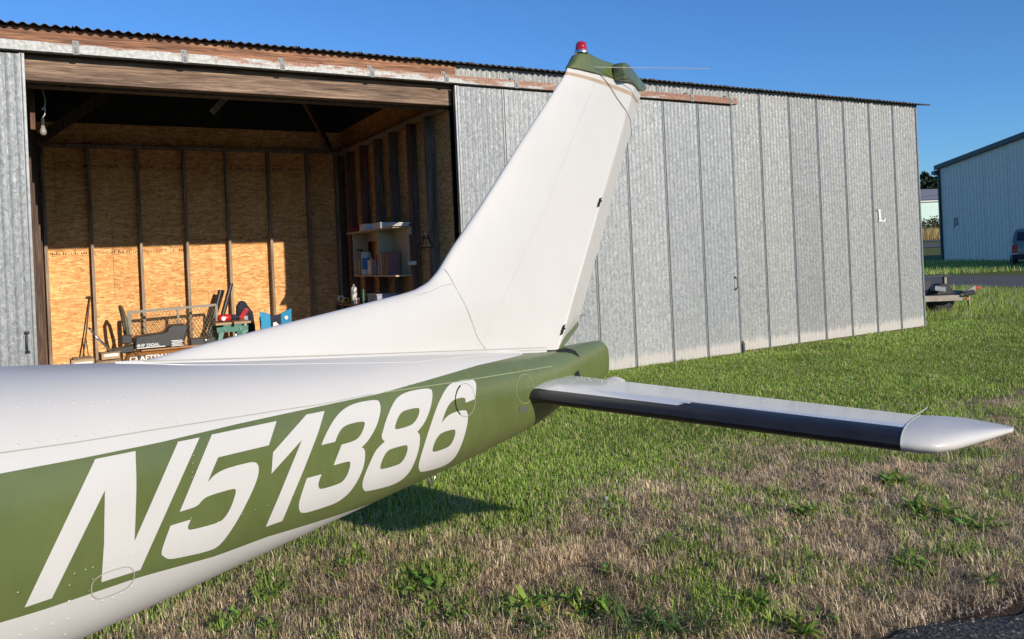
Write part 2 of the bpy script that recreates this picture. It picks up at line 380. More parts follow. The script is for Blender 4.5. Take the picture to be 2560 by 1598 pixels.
# ------------------------------------------------------------------ the airplane (local X forward, Y to port, Z up)
D = json.loads(r'''{"LET":[[[[2.1577,1.2344],[2.1495,1.234],[2.1412,1.2335],[2.1328,1.233],[2.1244,1.2326],[2.1159,1.2321],[2.1073,1.2316],[2.0986,1.2311],[2.0898,1.2306],[2.081,1.2302],[2.072,1.2297],[2.0735,1.2216],[2.0748,1.2135],[2.076,1.2054],[2.077,1.1972],[2.078,1.189],[2.0788,1.1807],[2.0796,1.1738],[2.0803,1.1668],[2.081,1.1599],[2.0817,1.1529],[2.0826,1.1449],[2.0834,1.137],[2.0842,1.129],[2.085,1.121],[2.0857,1.1129],[2.0864,1.1049],[2.0872,1.0962],[2.0879,1.0874],[2.0887,1.0787],[2.0894,1.0699],[2.09,1.0611],[2.0905,1.0522],[2.0865,1.0591],[2.0825,1.0659],[2.0784,1.0727],[2.0743,1.0796],[2.0701,1.0864],[2.0659,1.0933],[2.0616,1.1001],[2.0573,1.107],[2.0529,1.114],[2.0485,1.1209],[2.0441,1.1278],[2.0396,1.1348],[2.035,1.1418],[2.0303,1.1488],[2.0255,1.1557],[2.0207,1.1627],[2.0157,1.1697],[2.0106,1.1767],[2.0054,1.1837],[2.0001,1.1907],[1.9946,1.1977],[1.989,1.2047],[1.9832,1.2116],[1.9773,1.2186],[1.9712,1.2256],[1.9604,1.225],[1.9496,1.2243],[1.9386,1.2237],[1.9275,1.2231],[1.9163,1.2224],[1.923,1.2152],[1.9295,1.208],[1.9357,1.2008],[1.9418,1.1936],[1.9478,1.1864],[1.9535,1.1792],[1.9591,1.1719],[1.9646,1.1647],[1.97,1.1575],[1.9752,1.1503],[1.9803,1.1431],[1.9854,1.1359],[1.9903,1.1287],[1.9952,1.1215],[2.0,1.1143],[2.0047,1.1071],[2.0094,1.1],[2.0141,1.0929],[2.0187,1.0858],[2.0232,1.0788],[2.0277,1.0717],[2.0322,1.0646],[2.0365,1.0576],[2.0408,1.0505],[2.045,1.0434],[2.0491,1.0363],[2.0531,1.0292],[2.057,1.0221],[2.0607,1.0148],[2.0644,1.0076],[2.068,1.0003],[2.0714,0.9929],[2.0746,0.9854],[2.0834,0.9862],[2.0921,0.987],[2.1007,0.9878],[2.1093,0.9885],[2.1177,0.9893],[2.1261,0.99],[2.1344,0.9908],[2.1426,0.9915],[2.1507,0.9922],[2.1588,0.993],[2.1589,1.002],[2.1588,1.0108],[2.1586,1.0196],[2.1582,1.0282],[2.1578,1.0368],[2.1572,1.0452],[2.1566,1.0536],[2.1558,1.062],[2.155,1.0703],[2.1546,1.0789],[2.1542,1.0874],[2.1537,1.0958],[2.1531,1.1043],[2.1526,1.1128],[2.152,1.1212],[2.1514,1.1297],[2.1507,1.1381],[2.15,1.1465],[2.1492,1.1548],[2.1484,1.1632],[2.1474,1.1715],[2.1519,1.1653],[2.1564,1.1591],[2.1607,1.1529],[2.165,1.1467],[2.1693,1.1405],[2.1735,1.1343],[2.1776,1.1282],[2.1817,1.122],[2.1858,1.1159],[2.1898,1.1098],[2.1938,1.1037],[2.1977,1.0976],[2.2017,1.0916],[2.2056,1.0856],[2.2095,1.0795],[2.2133,1.0735],[2.2171,1.0675],[2.2208,1.0615],[2.2245,1.0555],[2.2281,1.0495],[2.2317,1.0435],[2.2352,1.0375],[2.2387,1.0314],[2.2421,1.0253],[2.2454,1.0192],[2.2487,1.0131],[2.2519,1.007],[2.255,1.0008],[2.2622,1.0012],[2.2692,1.0017],[2.2763,1.0021],[2.2832,1.0026],[2.2901,1.003],[2.297,1.0035],[2.3038,1.0039],[2.3008,1.01],[2.2978,1.0161],[2.2947,1.0222],[2.2916,1.0282],[2.2884,1.0342],[2.2852,1.0402],[2.2819,1.0462],[2.2786,1.0521],[2.2752,1.0581],[2.2718,1.064],[2.2683,1.07],[2.2648,1.0759],[2.2612,1.0819],[2.2576,1.0878],[2.254,1.0938],[2.2504,1.0998],[2.2467,1.1058],[2.243,1.1118],[2.2392,1.1178],[2.2355,1.1239],[2.2317,1.13],[2.2279,1.1361],[2.224,1.1422],[2.2201,1.1483],[2.2161,1.1544],[2.212,1.1605],[2.208,1.1667],[2.2038,1.1728],[2.1996,1.1789],[2.1953,1.1851],[2.1909,1.1912],[2.1864,1.1974],[2.1819,1.2036],[2.1773,1.2097],[2.1725,1.2159],[2.1677,1.2221],[2.1627,1.2282]]],[[[1.8835,1.2215],[1.8724,1.221],[1.8612,1.2204],[1.8499,1.2199],[1.8384,1.2193],[1.8268,1.2187],[1.8151,1.2182],[1.8033,1.2176],[1.7913,1.217],[1.7792,1.2164],[1.7669,1.2158],[1.7545,1.2152],[1.7419,1.2146],[1.7292,1.214],[1.7164,1.2134],[1.7034,1.2128],[1.6903,1.2121],[1.6973,1.2038],[1.704,1.1955],[1.7104,1.1872],[1.7165,1.1788],[1.7224,1.1704],[1.7281,1.162],[1.7413,1.1627],[1.7544,1.1634],[1.7674,1.164],[1.7801,1.1647],[1.7928,1.1653],[1.8053,1.1659],[1.8176,1.1666],[1.8298,1.1672],[1.8419,1.1678],[1.8538,1.1684],[1.8656,1.169],[1.8772,1.1696],[1.8823,1.1629],[1.8872,1.1563],[1.892,1.1496],[1.8967,1.1429],[1.9013,1.1362],[1.9058,1.1296],[1.9102,1.1229],[1.905,1.1261],[1.8997,1.1294],[1.8934,1.1326],[1.8877,1.1346],[1.8815,1.1363],[1.8749,1.1375],[1.8678,1.1384],[1.8604,1.139],[1.8505,1.1392],[1.8413,1.139],[1.8319,1.1389],[1.8228,1.1384],[1.8136,1.1379],[1.8043,1.1374],[1.7944,1.1366],[1.7891,1.1361],[1.7852,1.1355],[1.7816,1.1347],[1.7783,1.1337],[1.7753,1.1325],[1.7726,1.1311],[1.7703,1.1293],[1.7684,1.1271],[1.7669,1.1244],[1.7658,1.1214],[1.7652,1.1181],[1.765,1.1145],[1.7654,1.1106],[1.7662,1.1064],[1.7676,1.102],[1.7693,1.0974],[1.7716,1.0926],[1.7756,1.0851],[1.7793,1.0795],[1.783,1.0739],[1.7876,1.0676],[1.7922,1.0614],[1.7967,1.0551],[1.8019,1.0485],[1.807,1.0418],[1.8119,1.0351],[1.8168,1.0284],[1.8215,1.0228],[1.8261,1.0171],[1.8307,1.0115],[1.8351,1.0058],[1.8399,1.0005],[1.8447,0.9951],[1.8494,0.9897],[1.8556,0.9834],[1.8617,0.977],[1.8657,0.9738],[1.8696,0.9705],[1.8775,0.9659],[1.8853,0.9635],[1.8933,0.9631],[1.8994,0.9635],[1.9055,0.9639],[1.9136,0.965],[1.9216,0.966],[1.9296,0.9671],[1.9391,0.9689],[1.9486,0.9706],[1.958,0.9724],[1.9672,0.9741],[1.9764,0.9758],[1.9864,0.978],[1.9962,0.9802],[2.0046,0.9825],[2.0084,0.9842],[2.0121,0.9863],[2.0156,0.9889],[2.0198,0.9927],[2.0271,1.0004],[2.0276,1.0067],[2.0267,1.0124],[2.025,1.0177],[2.0232,1.023],[2.0202,1.0299],[2.0172,1.0367],[2.014,1.0434],[2.0108,1.0502],[2.0075,1.0569],[1.9977,1.0563],[1.9877,1.0557],[1.9776,1.0551],[1.9674,1.0545],[1.9571,1.0539],[1.9619,1.0467],[1.9638,1.043],[1.9645,1.0405],[1.9645,1.0379],[1.9632,1.0339],[1.9597,1.0319],[1.9538,1.0306],[1.9465,1.0295],[1.9392,1.0285],[1.9302,1.0275],[1.9211,1.0265],[1.9119,1.0255],[1.9044,1.025],[1.8969,1.0244],[1.8911,1.0243],[1.8853,1.0242],[1.8774,1.025],[1.873,1.0267],[1.8687,1.0291],[1.8644,1.0324],[1.86,1.0364],[1.8556,1.0412],[1.8514,1.0467],[1.8474,1.0529],[1.8436,1.0597],[1.84,1.0673],[1.8373,1.0734],[1.8356,1.078],[1.835,1.0815],[1.8356,1.0851],[1.8389,1.0874],[1.8449,1.0887],[1.8521,1.0894],[1.8594,1.09],[1.8682,1.0904],[1.8769,1.0908],[1.8856,1.0912],[1.8926,1.0914],[1.8995,1.0915],[1.9099,1.0913],[1.9171,1.0906],[1.921,1.0893],[1.9248,1.0878],[1.9284,1.0859],[1.932,1.0836],[1.9354,1.081],[1.9408,1.0792],[1.948,1.0782],[1.954,1.0782],[1.96,1.0781],[1.9682,1.0786],[1.9764,1.079],[1.9845,1.0795],[1.98,1.0868],[1.9754,1.0942],[1.9708,1.1017],[1.9662,1.1091],[1.9615,1.1166],[1.9567,1.1241],[1.9519,1.1316],[1.947,1.1391],[1.942,1.1466],[1.9368,1.1541],[1.9316,1.1616],[1.9262,1.1691],[1.9206,1.1766],[1.9149,1.1841],[1.909,1.1916],[1.903,1.1991],[1.8967,1.2066],[1.8902,1.214]]],[[[1.5882,1.2079],[1.5752,1.2072],[1.5621,1.2065],[1.5489,1.2057],[1.5355,1.205],[1.5219,1.2042],[1.5299,1.1953],[1.5374,1.1863],[1.5445,1.1773],[1.5512,1.1682],[1.5565,1.1614],[1.5616,1.1546],[1.5666,1.1478],[1.5734,1.1394],[1.5799,1.1311],[1.5863,1.1227],[1.5922,1.1147],[1.598,1.1067],[1.6037,1.0987],[1.6093,1.0907],[1.6148,1.0828],[1.6203,1.0749],[1.6265,1.0664],[1.6325,1.0579],[1.6384,1.0495],[1.6441,1.041],[1.6497,1.0324],[1.655,1.0239],[1.6601,1.0152],[1.665,1.0066],[1.6696,0.9978],[1.674,0.9889],[1.678,0.9798],[1.6816,0.9706],[1.6848,0.9612],[1.6959,0.9618],[1.7068,0.9624],[1.7176,0.963],[1.7283,0.9635],[1.739,0.9641],[1.7357,0.9727],[1.7322,0.9812],[1.7284,0.9896],[1.7242,0.9978],[1.7199,1.0059],[1.7153,1.014],[1.7106,1.022],[1.7056,1.0299],[1.7009,1.0377],[1.6961,1.0454],[1.6911,1.0531],[1.686,1.0608],[1.6808,1.0684],[1.6755,1.0761],[1.6701,1.0838],[1.6646,1.0915],[1.6588,1.0997],[1.6528,1.1078],[1.6468,1.116],[1.6405,1.1242],[1.6342,1.1324],[1.6296,1.1383],[1.6249,1.1443],[1.6201,1.1502],[1.6306,1.1449],[1.6409,1.1395],[1.6511,1.1342],[1.661,1.1289],[1.6709,1.1236],[1.6805,1.1184],[1.6901,1.1132],[1.6995,1.108],[1.7088,1.1028],[1.7181,1.0977],[1.7272,1.0926],[1.7255,1.1026],[1.7238,1.1127],[1.722,1.1227],[1.72,1.1326],[1.7178,1.1425],[1.7081,1.1479],[1.6983,1.1532],[1.6883,1.1586],[1.6781,1.164],[1.6676,1.1695],[1.657,1.1749],[1.6462,1.1804],[1.6351,1.1858],[1.6238,1.1913],[1.6122,1.1969],[1.6004,1.2024]]],[[[1.554,1.122],[1.5479,1.1297],[1.5417,1.1374],[1.5359,1.1433],[1.53,1.1492],[1.5224,1.1559],[1.5146,1.1625],[1.5088,1.1667],[1.5029,1.1709],[1.4951,1.176],[1.4872,1.1805],[1.479,1.1846],[1.4704,1.1882],[1.4616,1.1914],[1.4525,1.1941],[1.4428,1.1964],[1.4324,1.1982],[1.4215,1.1996],[1.4099,1.2006],[1.3967,1.2011],[1.3818,1.2009],[1.3653,1.2002],[1.3469,1.1989],[1.3319,1.1975],[1.3202,1.1961],[1.311,1.1943],[1.3007,1.1909],[1.2984,1.1831],[1.298,1.1781],[1.2988,1.1735],[1.3005,1.1684],[1.303,1.1627],[1.3061,1.1568],[1.3098,1.1506],[1.3141,1.1442],[1.3189,1.1376],[1.324,1.1313],[1.3293,1.1253],[1.3348,1.1196],[1.3436,1.1115],[1.3495,1.1067],[1.3554,1.1019],[1.3646,1.0955],[1.3707,1.0916],[1.3768,1.0882],[1.3844,1.0847],[1.3912,1.0819],[1.398,1.0791],[1.3929,1.0762],[1.3903,1.0741],[1.3885,1.0719],[1.387,1.0693],[1.3858,1.0662],[1.3852,1.062],[1.3851,1.0568],[1.3855,1.0506],[1.3864,1.0433],[1.388,1.036],[1.3904,1.0285],[1.3934,1.0211],[1.3972,1.0136],[1.4014,1.0062],[1.4062,0.9989],[1.4114,0.9918],[1.417,0.9848],[1.4229,0.9783],[1.429,0.9724],[1.4353,0.967],[1.442,0.9623],[1.4494,0.9581],[1.4575,0.9545],[1.4663,0.9516],[1.4759,0.9492],[1.487,0.9478],[1.4996,0.9472],[1.5085,0.9476],[1.5175,0.9479],[1.529,0.9488],[1.5405,0.9496],[1.5518,0.9505],[1.5673,0.9521],[1.5826,0.9537],[1.5972,0.9555],[1.6062,0.9572],[1.6141,0.9595],[1.6243,0.9639],[1.6302,0.9725],[1.6328,0.9774],[1.6341,0.9815],[1.6348,0.9857],[1.6349,0.9902],[1.6345,0.995],[1.6334,1.0004],[1.6311,1.0077],[1.6284,1.0147],[1.6256,1.0216],[1.622,1.0288],[1.6184,1.0359],[1.6146,1.043],[1.6106,1.0501],[1.5975,1.0491],[1.5843,1.0481],[1.5709,1.0471],[1.5573,1.046],[1.5615,1.0402],[1.5637,1.0367],[1.5662,1.0318],[1.5684,1.0258],[1.569,1.0221],[1.5688,1.0187],[1.5674,1.015],[1.5635,1.0089],[1.5564,1.0068],[1.5498,1.0057],[1.5367,1.0043],[1.5259,1.0035],[1.515,1.0028],[1.5027,1.0022],[1.4928,1.0022],[1.4853,1.0025],[1.4802,1.0034],[1.4755,1.0048],[1.4711,1.0069],[1.4671,1.0094],[1.4634,1.0126],[1.4599,1.0164],[1.4567,1.0208],[1.4537,1.0259],[1.451,1.0316],[1.4489,1.0365],[1.4475,1.0407],[1.447,1.0447],[1.4475,1.0506],[1.4534,1.053],[1.4595,1.0542],[1.4677,1.0551],[1.482,1.0561],[1.4972,1.057],[1.5123,1.0579],[1.5068,1.0657],[1.5013,1.0736],[1.4957,1.0815],[1.49,1.0895],[1.4842,1.0974],[1.4784,1.1054],[1.4644,1.1048],[1.4503,1.1043],[1.4362,1.1042],[1.427,1.1047],[1.4196,1.1057],[1.414,1.1072],[1.4086,1.1093],[1.4035,1.1121],[1.3985,1.1155],[1.3939,1.1195],[1.3897,1.1236],[1.3862,1.1277],[1.3826,1.1329],[1.377,1.1421],[1.3825,1.1481],[1.3979,1.1502],[1.407,1.1513],[1.4192,1.1522],[1.4335,1.1527],[1.4419,1.1527],[1.4494,1.1523],[1.4559,1.1516],[1.4615,1.1506],[1.4667,1.149],[1.4717,1.1469],[1.4765,1.1444],[1.481,1.1413],[1.4852,1.1379],[1.4892,1.1342],[1.4939,1.1289],[1.4979,1.1238],[1.5018,1.1187],[1.5151,1.1195],[1.5282,1.1204],[1.5412,1.1212]]],[[[1.3057,1.1003],[1.3011,1.108],[1.2964,1.1156],[1.2915,1.1233],[1.2851,1.1311],[1.2786,1.1389],[1.2705,1.147],[1.2621,1.155],[1.2559,1.16],[1.2495,1.1649],[1.241,1.1708],[1.2324,1.1761],[1.2232,1.1805],[1.2134,1.1841],[1.203,1.1869],[1.192,1.1889],[1.1796,1.1903],[1.1656,1.1911],[1.1502,1.1913],[1.1374,1.191],[1.1246,1.1906],[1.1131,1.19],[1.1016,1.1893],[1.0871,1.1882],[1.0735,1.1868],[1.0623,1.1853],[1.0535,1.1837],[1.0462,1.1814],[1.0374,1.1771],[1.0381,1.1697],[1.0396,1.1646],[1.0422,1.1592],[1.0459,1.1527],[1.0504,1.1452],[1.0553,1.1377],[1.0605,1.1303],[1.0661,1.123],[1.072,1.1158],[1.0782,1.109],[1.0845,1.1024],[1.091,1.0962],[1.0978,1.0903],[1.105,1.0849],[1.1125,1.0801],[1.1226,1.0747],[1.1319,1.0704],[1.1412,1.066],[1.1351,1.0612],[1.1322,1.058],[1.1305,1.0548],[1.1294,1.051],[1.1287,1.0468],[1.1287,1.0416],[1.1293,1.0355],[1.1304,1.0285],[1.1319,1.0206],[1.1341,1.0125],[1.1368,1.0043],[1.1401,0.996],[1.1429,0.9896],[1.1455,0.9831],[1.1486,0.9772],[1.1514,0.9712],[1.1553,0.9634],[1.1593,0.956],[1.164,0.9492],[1.1695,0.9431],[1.1758,0.9378],[1.1831,0.9334],[1.1915,0.9298],[1.201,0.9271],[1.2119,0.9254],[1.224,0.9247],[1.239,0.925],[1.2568,0.9263],[1.2772,0.9287],[1.2944,0.9311],[1.3112,0.9335],[1.323,0.9354],[1.3345,0.9373],[1.3488,0.9399],[1.3682,0.9441],[1.3773,0.9509],[1.3818,0.9552],[1.3847,0.9592],[1.3871,0.9637],[1.3889,0.9687],[1.3899,0.9737],[1.39,0.9789],[1.3893,0.9841],[1.3869,0.9921],[1.3843,0.9977],[1.3816,1.0032],[1.3761,1.0117],[1.3702,1.0202],[1.3648,1.0274],[1.3591,1.0345],[1.3534,1.0417],[1.3456,1.0494],[1.3407,1.0536],[1.3362,1.0568],[1.3308,1.0598],[1.3247,1.0628],[1.3157,1.0662],[1.3067,1.0693],[1.2978,1.0723],[1.3042,1.0777],[1.3071,1.0808],[1.3087,1.0835],[1.3096,1.0863],[1.31,1.0893],[1.31,1.0919],[1.3095,1.0942],[1.3084,1.0966]],[[1.2472,1.1033],[1.2461,1.1067],[1.244,1.1103],[1.2411,1.1147],[1.2371,1.1197],[1.233,1.1243],[1.2286,1.1283],[1.2241,1.1319],[1.2195,1.1349],[1.2147,1.1373],[1.2098,1.1392],[1.2048,1.1406],[1.1997,1.1414],[1.1925,1.1418],[1.183,1.1418],[1.1713,1.1414],[1.1573,1.1406],[1.1458,1.1397],[1.1369,1.1387],[1.1297,1.1373],[1.1215,1.1346],[1.1222,1.1285],[1.1233,1.1248],[1.1251,1.1214],[1.1276,1.1178],[1.1309,1.1138],[1.1347,1.1101],[1.139,1.1067],[1.1439,1.1035],[1.1494,1.1005],[1.1547,1.0981],[1.16,1.0961],[1.1651,1.0947],[1.1702,1.0937],[1.1777,1.0931],[1.1876,1.0929],[1.1998,1.0929],[1.2143,1.0934],[1.2258,1.094],[1.2344,1.0947],[1.241,1.096],[1.2478,1.0986]],[[1.3178,1.0016],[1.3175,1.0045],[1.3161,1.0095],[1.3128,1.0167],[1.31,1.0213],[1.3067,1.0259],[1.3027,1.0302],[1.2983,1.0345],[1.2936,1.0379],[1.2886,1.0405],[1.2835,1.0423],[1.2781,1.0432],[1.2702,1.0437],[1.2598,1.0437],[1.2468,1.0431],[1.2351,1.0423],[1.2232,1.0415],[1.2086,1.04],[1.2011,1.0387],[1.1931,1.0363],[1.1913,1.0295],[1.1911,1.0252],[1.192,1.0212],[1.1936,1.0167],[1.1961,1.0117],[1.199,1.0071],[1.2024,1.0028],[1.2062,0.9989],[1.2106,0.9954],[1.2149,0.9926],[1.2193,0.9904],[1.2238,0.9889],[1.2284,0.988],[1.2364,0.9878],[1.2478,0.9881],[1.2625,0.9889],[1.2803,0.9904],[1.2941,0.9918],[1.3042,0.9931],[1.3113,0.9948],[1.3173,0.9977]]],[[[1.049,1.1008],[1.0416,1.1088],[1.034,1.1168],[1.0261,1.1248],[1.0166,1.1326],[1.0067,1.1403],[0.9968,1.147],[0.9865,1.1537],[0.971,1.1622],[0.9607,1.167],[0.9506,1.171],[0.9408,1.174],[0.9314,1.1763],[0.9212,1.1779],[0.9103,1.179],[0.8986,1.1795],[0.8862,1.1795],[0.8729,1.1791],[0.8588,1.1784],[0.8436,1.1773],[0.8275,1.1759],[0.814,1.1743],[0.8032,1.1727],[0.7951,1.171],[0.7898,1.1693],[0.7856,1.1671],[0.7824,1.1644],[0.7803,1.1613],[0.7793,1.1577],[0.7793,1.1536],[0.7805,1.1489],[0.7826,1.1437],[0.7871,1.135],[0.7936,1.1234],[0.7988,1.1145],[0.8036,1.1056],[0.8242,1.1052],[0.8445,1.1047],[0.8645,1.1042],[0.8634,1.1116],[0.8633,1.1152],[0.864,1.1176],[0.8654,1.1195],[0.8675,1.121],[0.871,1.1223],[0.876,1.1235],[0.8825,1.1245],[0.8903,1.1254],[0.8983,1.126],[0.9062,1.1263],[0.9142,1.1264],[0.9222,1.1262],[0.9299,1.1256],[0.9371,1.1245],[0.9439,1.1229],[0.9503,1.1208],[0.9565,1.1183],[0.9625,1.1153],[0.9682,1.112],[0.9738,1.1082],[0.9798,1.1031],[0.9895,1.0937],[0.9968,1.0849],[1.0038,1.0761],[1.0107,1.0673],[0.9941,1.0748],[0.9847,1.0785],[0.9771,1.0808],[0.9694,1.0827],[0.9615,1.084],[0.9518,1.0849],[0.9401,1.0853],[0.9263,1.0852],[0.9106,1.0847],[0.8972,1.0838],[0.8862,1.0827],[0.8763,1.0808],[0.8629,1.0769],[0.8582,1.0684],[0.8563,1.063],[0.8557,1.0581],[0.8558,1.0526],[0.8567,1.0465],[0.8584,1.0397],[0.8622,1.0282],[0.8664,1.0188],[0.8701,1.0094],[0.8745,1.0002],[0.8784,0.9908],[0.8828,0.9815],[0.8866,0.972],[0.8899,0.9655],[0.8928,0.9588],[0.8967,0.9501],[0.9005,0.9417],[0.9046,0.9341],[0.9091,0.9276],[0.9144,0.9221],[0.9206,0.9177],[0.9281,0.9141],[0.9372,0.9115],[0.948,0.9098],[0.9605,0.909],[0.9757,0.9093],[0.9936,0.9106],[1.0138,0.9129],[1.0307,0.9152],[1.0472,0.9175],[1.07,0.9214],[1.0838,0.9243],[1.1024,0.9291],[1.1128,0.9383],[1.1175,0.9435],[1.1203,0.9479],[1.1224,0.9524],[1.1237,0.9571],[1.1244,0.9624],[1.1243,0.9683],[1.1229,0.9765],[1.1208,0.9844],[1.1183,0.9921],[1.1139,1.0023],[1.109,1.0123],[1.1037,1.0223],[1.098,1.0321],[1.0919,1.0419],[1.0856,1.0517],[1.0786,1.0615],[1.0715,1.0713],[1.0642,1.0811],[1.0567,1.0909]],[[1.0593,0.9905],[1.0588,0.9941],[1.0573,0.9995],[1.0539,1.0068],[1.0509,1.0115],[1.0471,1.0159],[1.0425,1.0202],[1.0371,1.0243],[1.0317,1.0277],[1.0262,1.0303],[1.0206,1.0322],[1.0151,1.0333],[1.0076,1.034],[0.9983,1.0343],[0.987,1.0341],[0.9738,1.0335],[0.9627,1.0327],[0.9538,1.0319],[0.946,1.0306],[0.9359,1.0282],[0.9337,1.021],[0.9335,1.0164],[0.9346,1.0121],[0.9367,1.0072],[0.9398,1.0018],[0.943,0.9968],[0.9466,0.9923],[0.9505,0.9883],[0.9546,0.9848],[0.9593,0.9821],[0.9646,0.98],[0.9705,0.9786],[0.9769,0.9779],[0.9856,0.9776],[1.0016,0.9776],[1.0239,0.9786],[1.0358,0.9795],[1.0448,0.9805],[1.0517,0.982],[1.0592,0.9851]]]],"SB":[[2.3439,0.9927],[2.2755,0.9839],[2.076,0.9687],[1.8725,0.9392],[1.7256,0.9314],[1.5295,0.9054],[1.3165,0.8774],[1.2822,0.8716]],"ST":[[2.3301,1.2516],[2.1877,1.2426],[2.0167,1.234],[1.8058,1.2294],[1.6296,1.2228],[1.4841,1.2169],[1.2827,1.2085],[1.05,1.208],[0.7091,1.2079],[0.2123,1.1902]],"SEAM":[[2.3228,1.2846],[2.18,1.2721],[2.0084,1.2602],[1.84,1.2472],[1.6686,1.2343],[1.5327,1.2228],[1.3156,1.2124],[0.9168,1.1802],[0.1804,1.1271]],"RING1":[[0.3798,1.068],[0.3843,1.0539],[0.3928,1.0416],[0.4052,1.032],[0.4204,1.0257],[0.4376,1.0233],[0.4557,1.0248],[0.4733,1.03],[0.4891,1.0386],[0.5021,1.0499],[0.5114,1.063],[0.516,1.0772],[0.5153,1.0913],[0.5091,1.1045],[0.4978,1.1159],[0.4825,1.1249],[0.4645,1.1308],[0.4456,1.1334],[0.4275,1.1325],[0.4115,1.1281],[0.3985,1.1204],[0.3887,1.1099],[0.3822,1.097],[0.3792,1.0827]],"RING2":[[0.8044,1.1021],[0.8091,1.0882],[0.8171,1.0759],[0.8282,1.0662],[0.8417,1.0599],[0.8569,1.0573],[0.8728,1.0586],[0.8881,1.0636],[0.9019,1.072],[0.9132,1.0831],[0.9209,1.096],[0.9243,1.1099],[0.9229,1.1239],[0.9168,1.137],[0.9062,1.1483],[0.8923,1.1573],[0.8761,1.1633],[0.8594,1.1661],[0.8434,1.1654],[0.8294,1.1612],[0.8182,1.1537],[0.8099,1.1433],[0.8049,1.1307],[0.803,1.1166]],"PILL":[[2.1782,0.9829],[2.1789,0.9892],[2.1786,0.9956],[2.1764,1.0007],[2.1724,1.0044],[2.1667,1.0071],[2.1593,1.0087],[2.1496,1.0092],[2.1315,1.0084],[2.1146,1.0064],[2.1059,1.0041],[2.0999,1.0007],[2.0948,0.996],[2.0906,0.99],[2.0881,0.9834],[2.0875,0.9763],[2.0884,0.9697],[2.091,0.9637],[2.0954,0.9591],[2.1017,0.9559],[2.1117,0.9544],[2.1319,0.9544],[2.1503,0.9556],[2.1594,0.9579],[2.1653,0.9617],[2.1701,0.9661],[2.1738,0.9711],[2.1765,0.9767]],"PLAC":[[0.498,1.0186],[0.4322,1.0152],[0.4253,0.9904],[0.4895,0.9929]],"RIV":[[2.2641,1.3528],[2.2299,1.3491],[2.1958,1.3451],[2.1598,1.3415],[2.1245,1.3374],[2.0894,1.3337],[2.0535,1.3297],[2.0181,1.3257],[1.9817,1.322],[1.9812,1.3219],[1.9447,1.3178],[1.9076,1.3142],[1.9018,1.3341],[2.2905,1.291],[2.2564,1.2881],[2.2209,1.2848],[2.1847,1.282],[2.1492,1.2791],[2.1123,1.2761],[2.0754,1.2739],[2.0379,1.271],[2.0383,1.2713],[2.0006,1.2683],[1.963,1.2658],[1.9214,1.2617],[1.8877,1.2603],[1.8501,1.2575],[1.8121,1.2537],[1.7735,1.2516],[1.7362,1.2482],[1.6972,1.2446],[1.6584,1.242],[1.6209,1.2394],[2.3145,1.0356],[2.2826,1.0334],[2.2474,1.0321],[2.2212,1.0109],[2.2121,1.0305],[2.1902,1.0295],[2.1762,1.0294],[2.175,1.0043],[2.1411,1.0287],[2.1046,1.0276],[2.0908,1.0278],[2.0679,1.0264],[2.1532,1.0129],[2.1339,1.0128],[2.1136,1.0098],[2.0917,1.0001],[2.2209,0.979],[2.1828,0.9839],[2.0806,0.9763],[2.2178,0.9405],[2.2481,0.9444],[2.2776,0.9479],[2.3065,0.951],[2.173,0.9612],[2.1504,0.9496],[2.1281,0.9461],[2.1103,0.9472],[2.0887,0.9545],[2.2134,0.9032],[1.9329,1.2124],[1.9371,1.1882],[1.9412,1.1726],[1.9454,1.1539],[1.9473,1.1435],[1.9487,1.1138],[1.9529,1.0848],[1.9539,1.0548],[1.9571,1.0245],[1.9193,1.0228],[1.8838,1.022],[1.8529,1.0198],[1.8134,1.0189],[1.7749,1.0178],[1.7369,1.0156],[1.6983,1.0161],[1.6587,1.0155],[1.9932,1.0246],[0.1298,1.1471],[0.1883,1.1035],[0.1611,1.1541],[0.1865,1.1387],[0.2111,1.1125],[0.2355,1.0903],[0.2468,1.0721],[0.8827,1.1551],[0.8991,1.0729],[0.4427,1.1298],[0.5053,1.0594],[0.4011,1.0519],[0.731,1.1469],[0.7366,1.1293],[0.7425,1.1117],[0.7489,1.0802],[0.7539,1.0578],[0.756,1.0207],[0.758,0.9938],[0.7564,0.9638],[0.7232,0.9924],[0.6837,0.9896],[0.644,0.9865],[0.5958,0.9846],[0.5352,0.9794],[0.8023,0.9956],[0.8443,0.9957],[0.9596,0.995],[1.0016,0.9991],[1.0449,0.9998],[1.1351,1.0005],[1.1777,1.0007],[1.2218,1.0024],[1.2627,1.0048],[1.2991,1.0047],[1.3762,1.0389],[1.3751,1.0687],[1.3718,1.1093],[1.368,1.1291],[1.3345,1.0039],[1.382,1.01],[1.4195,1.0087],[1.4625,1.0093],[1.5015,1.011],[1.5402,1.0118],[1.5792,1.0134],[1.6196,1.013],[1.6582,1.0141],[1.6986,1.0155],[1.7375,1.0164],[1.7747,1.0172],[1.8129,1.0184],[0.4689,1.1614],[0.4309,1.1598],[0.392,1.1582],[0.3522,1.1566],[0.3116,1.1549],[0.2701,1.1532],[0.2279,1.1515],[1.1374,1.2074],[1.0955,1.2065],[1.0522,1.2057],[1.0074,1.2048],[0.9612,1.2038],[0.9134,1.2028],[0.8638,1.2018],[0.8125,1.2006],[0.7592,1.1995],[0.7039,1.1982],[0.6462,1.1969],[0.5855,1.1953]]}''')
YAW = R(54)
FWD = Vector((-math.cos(YAW), -math.sin(YAW), 0))
plane = empty('airplane', (0.16887, 3.47386, 0), math.atan2(FWD.y, FWD.x),
              'white light airplane with green stripe and big registration number, tail towards the hangar', 'airplane')
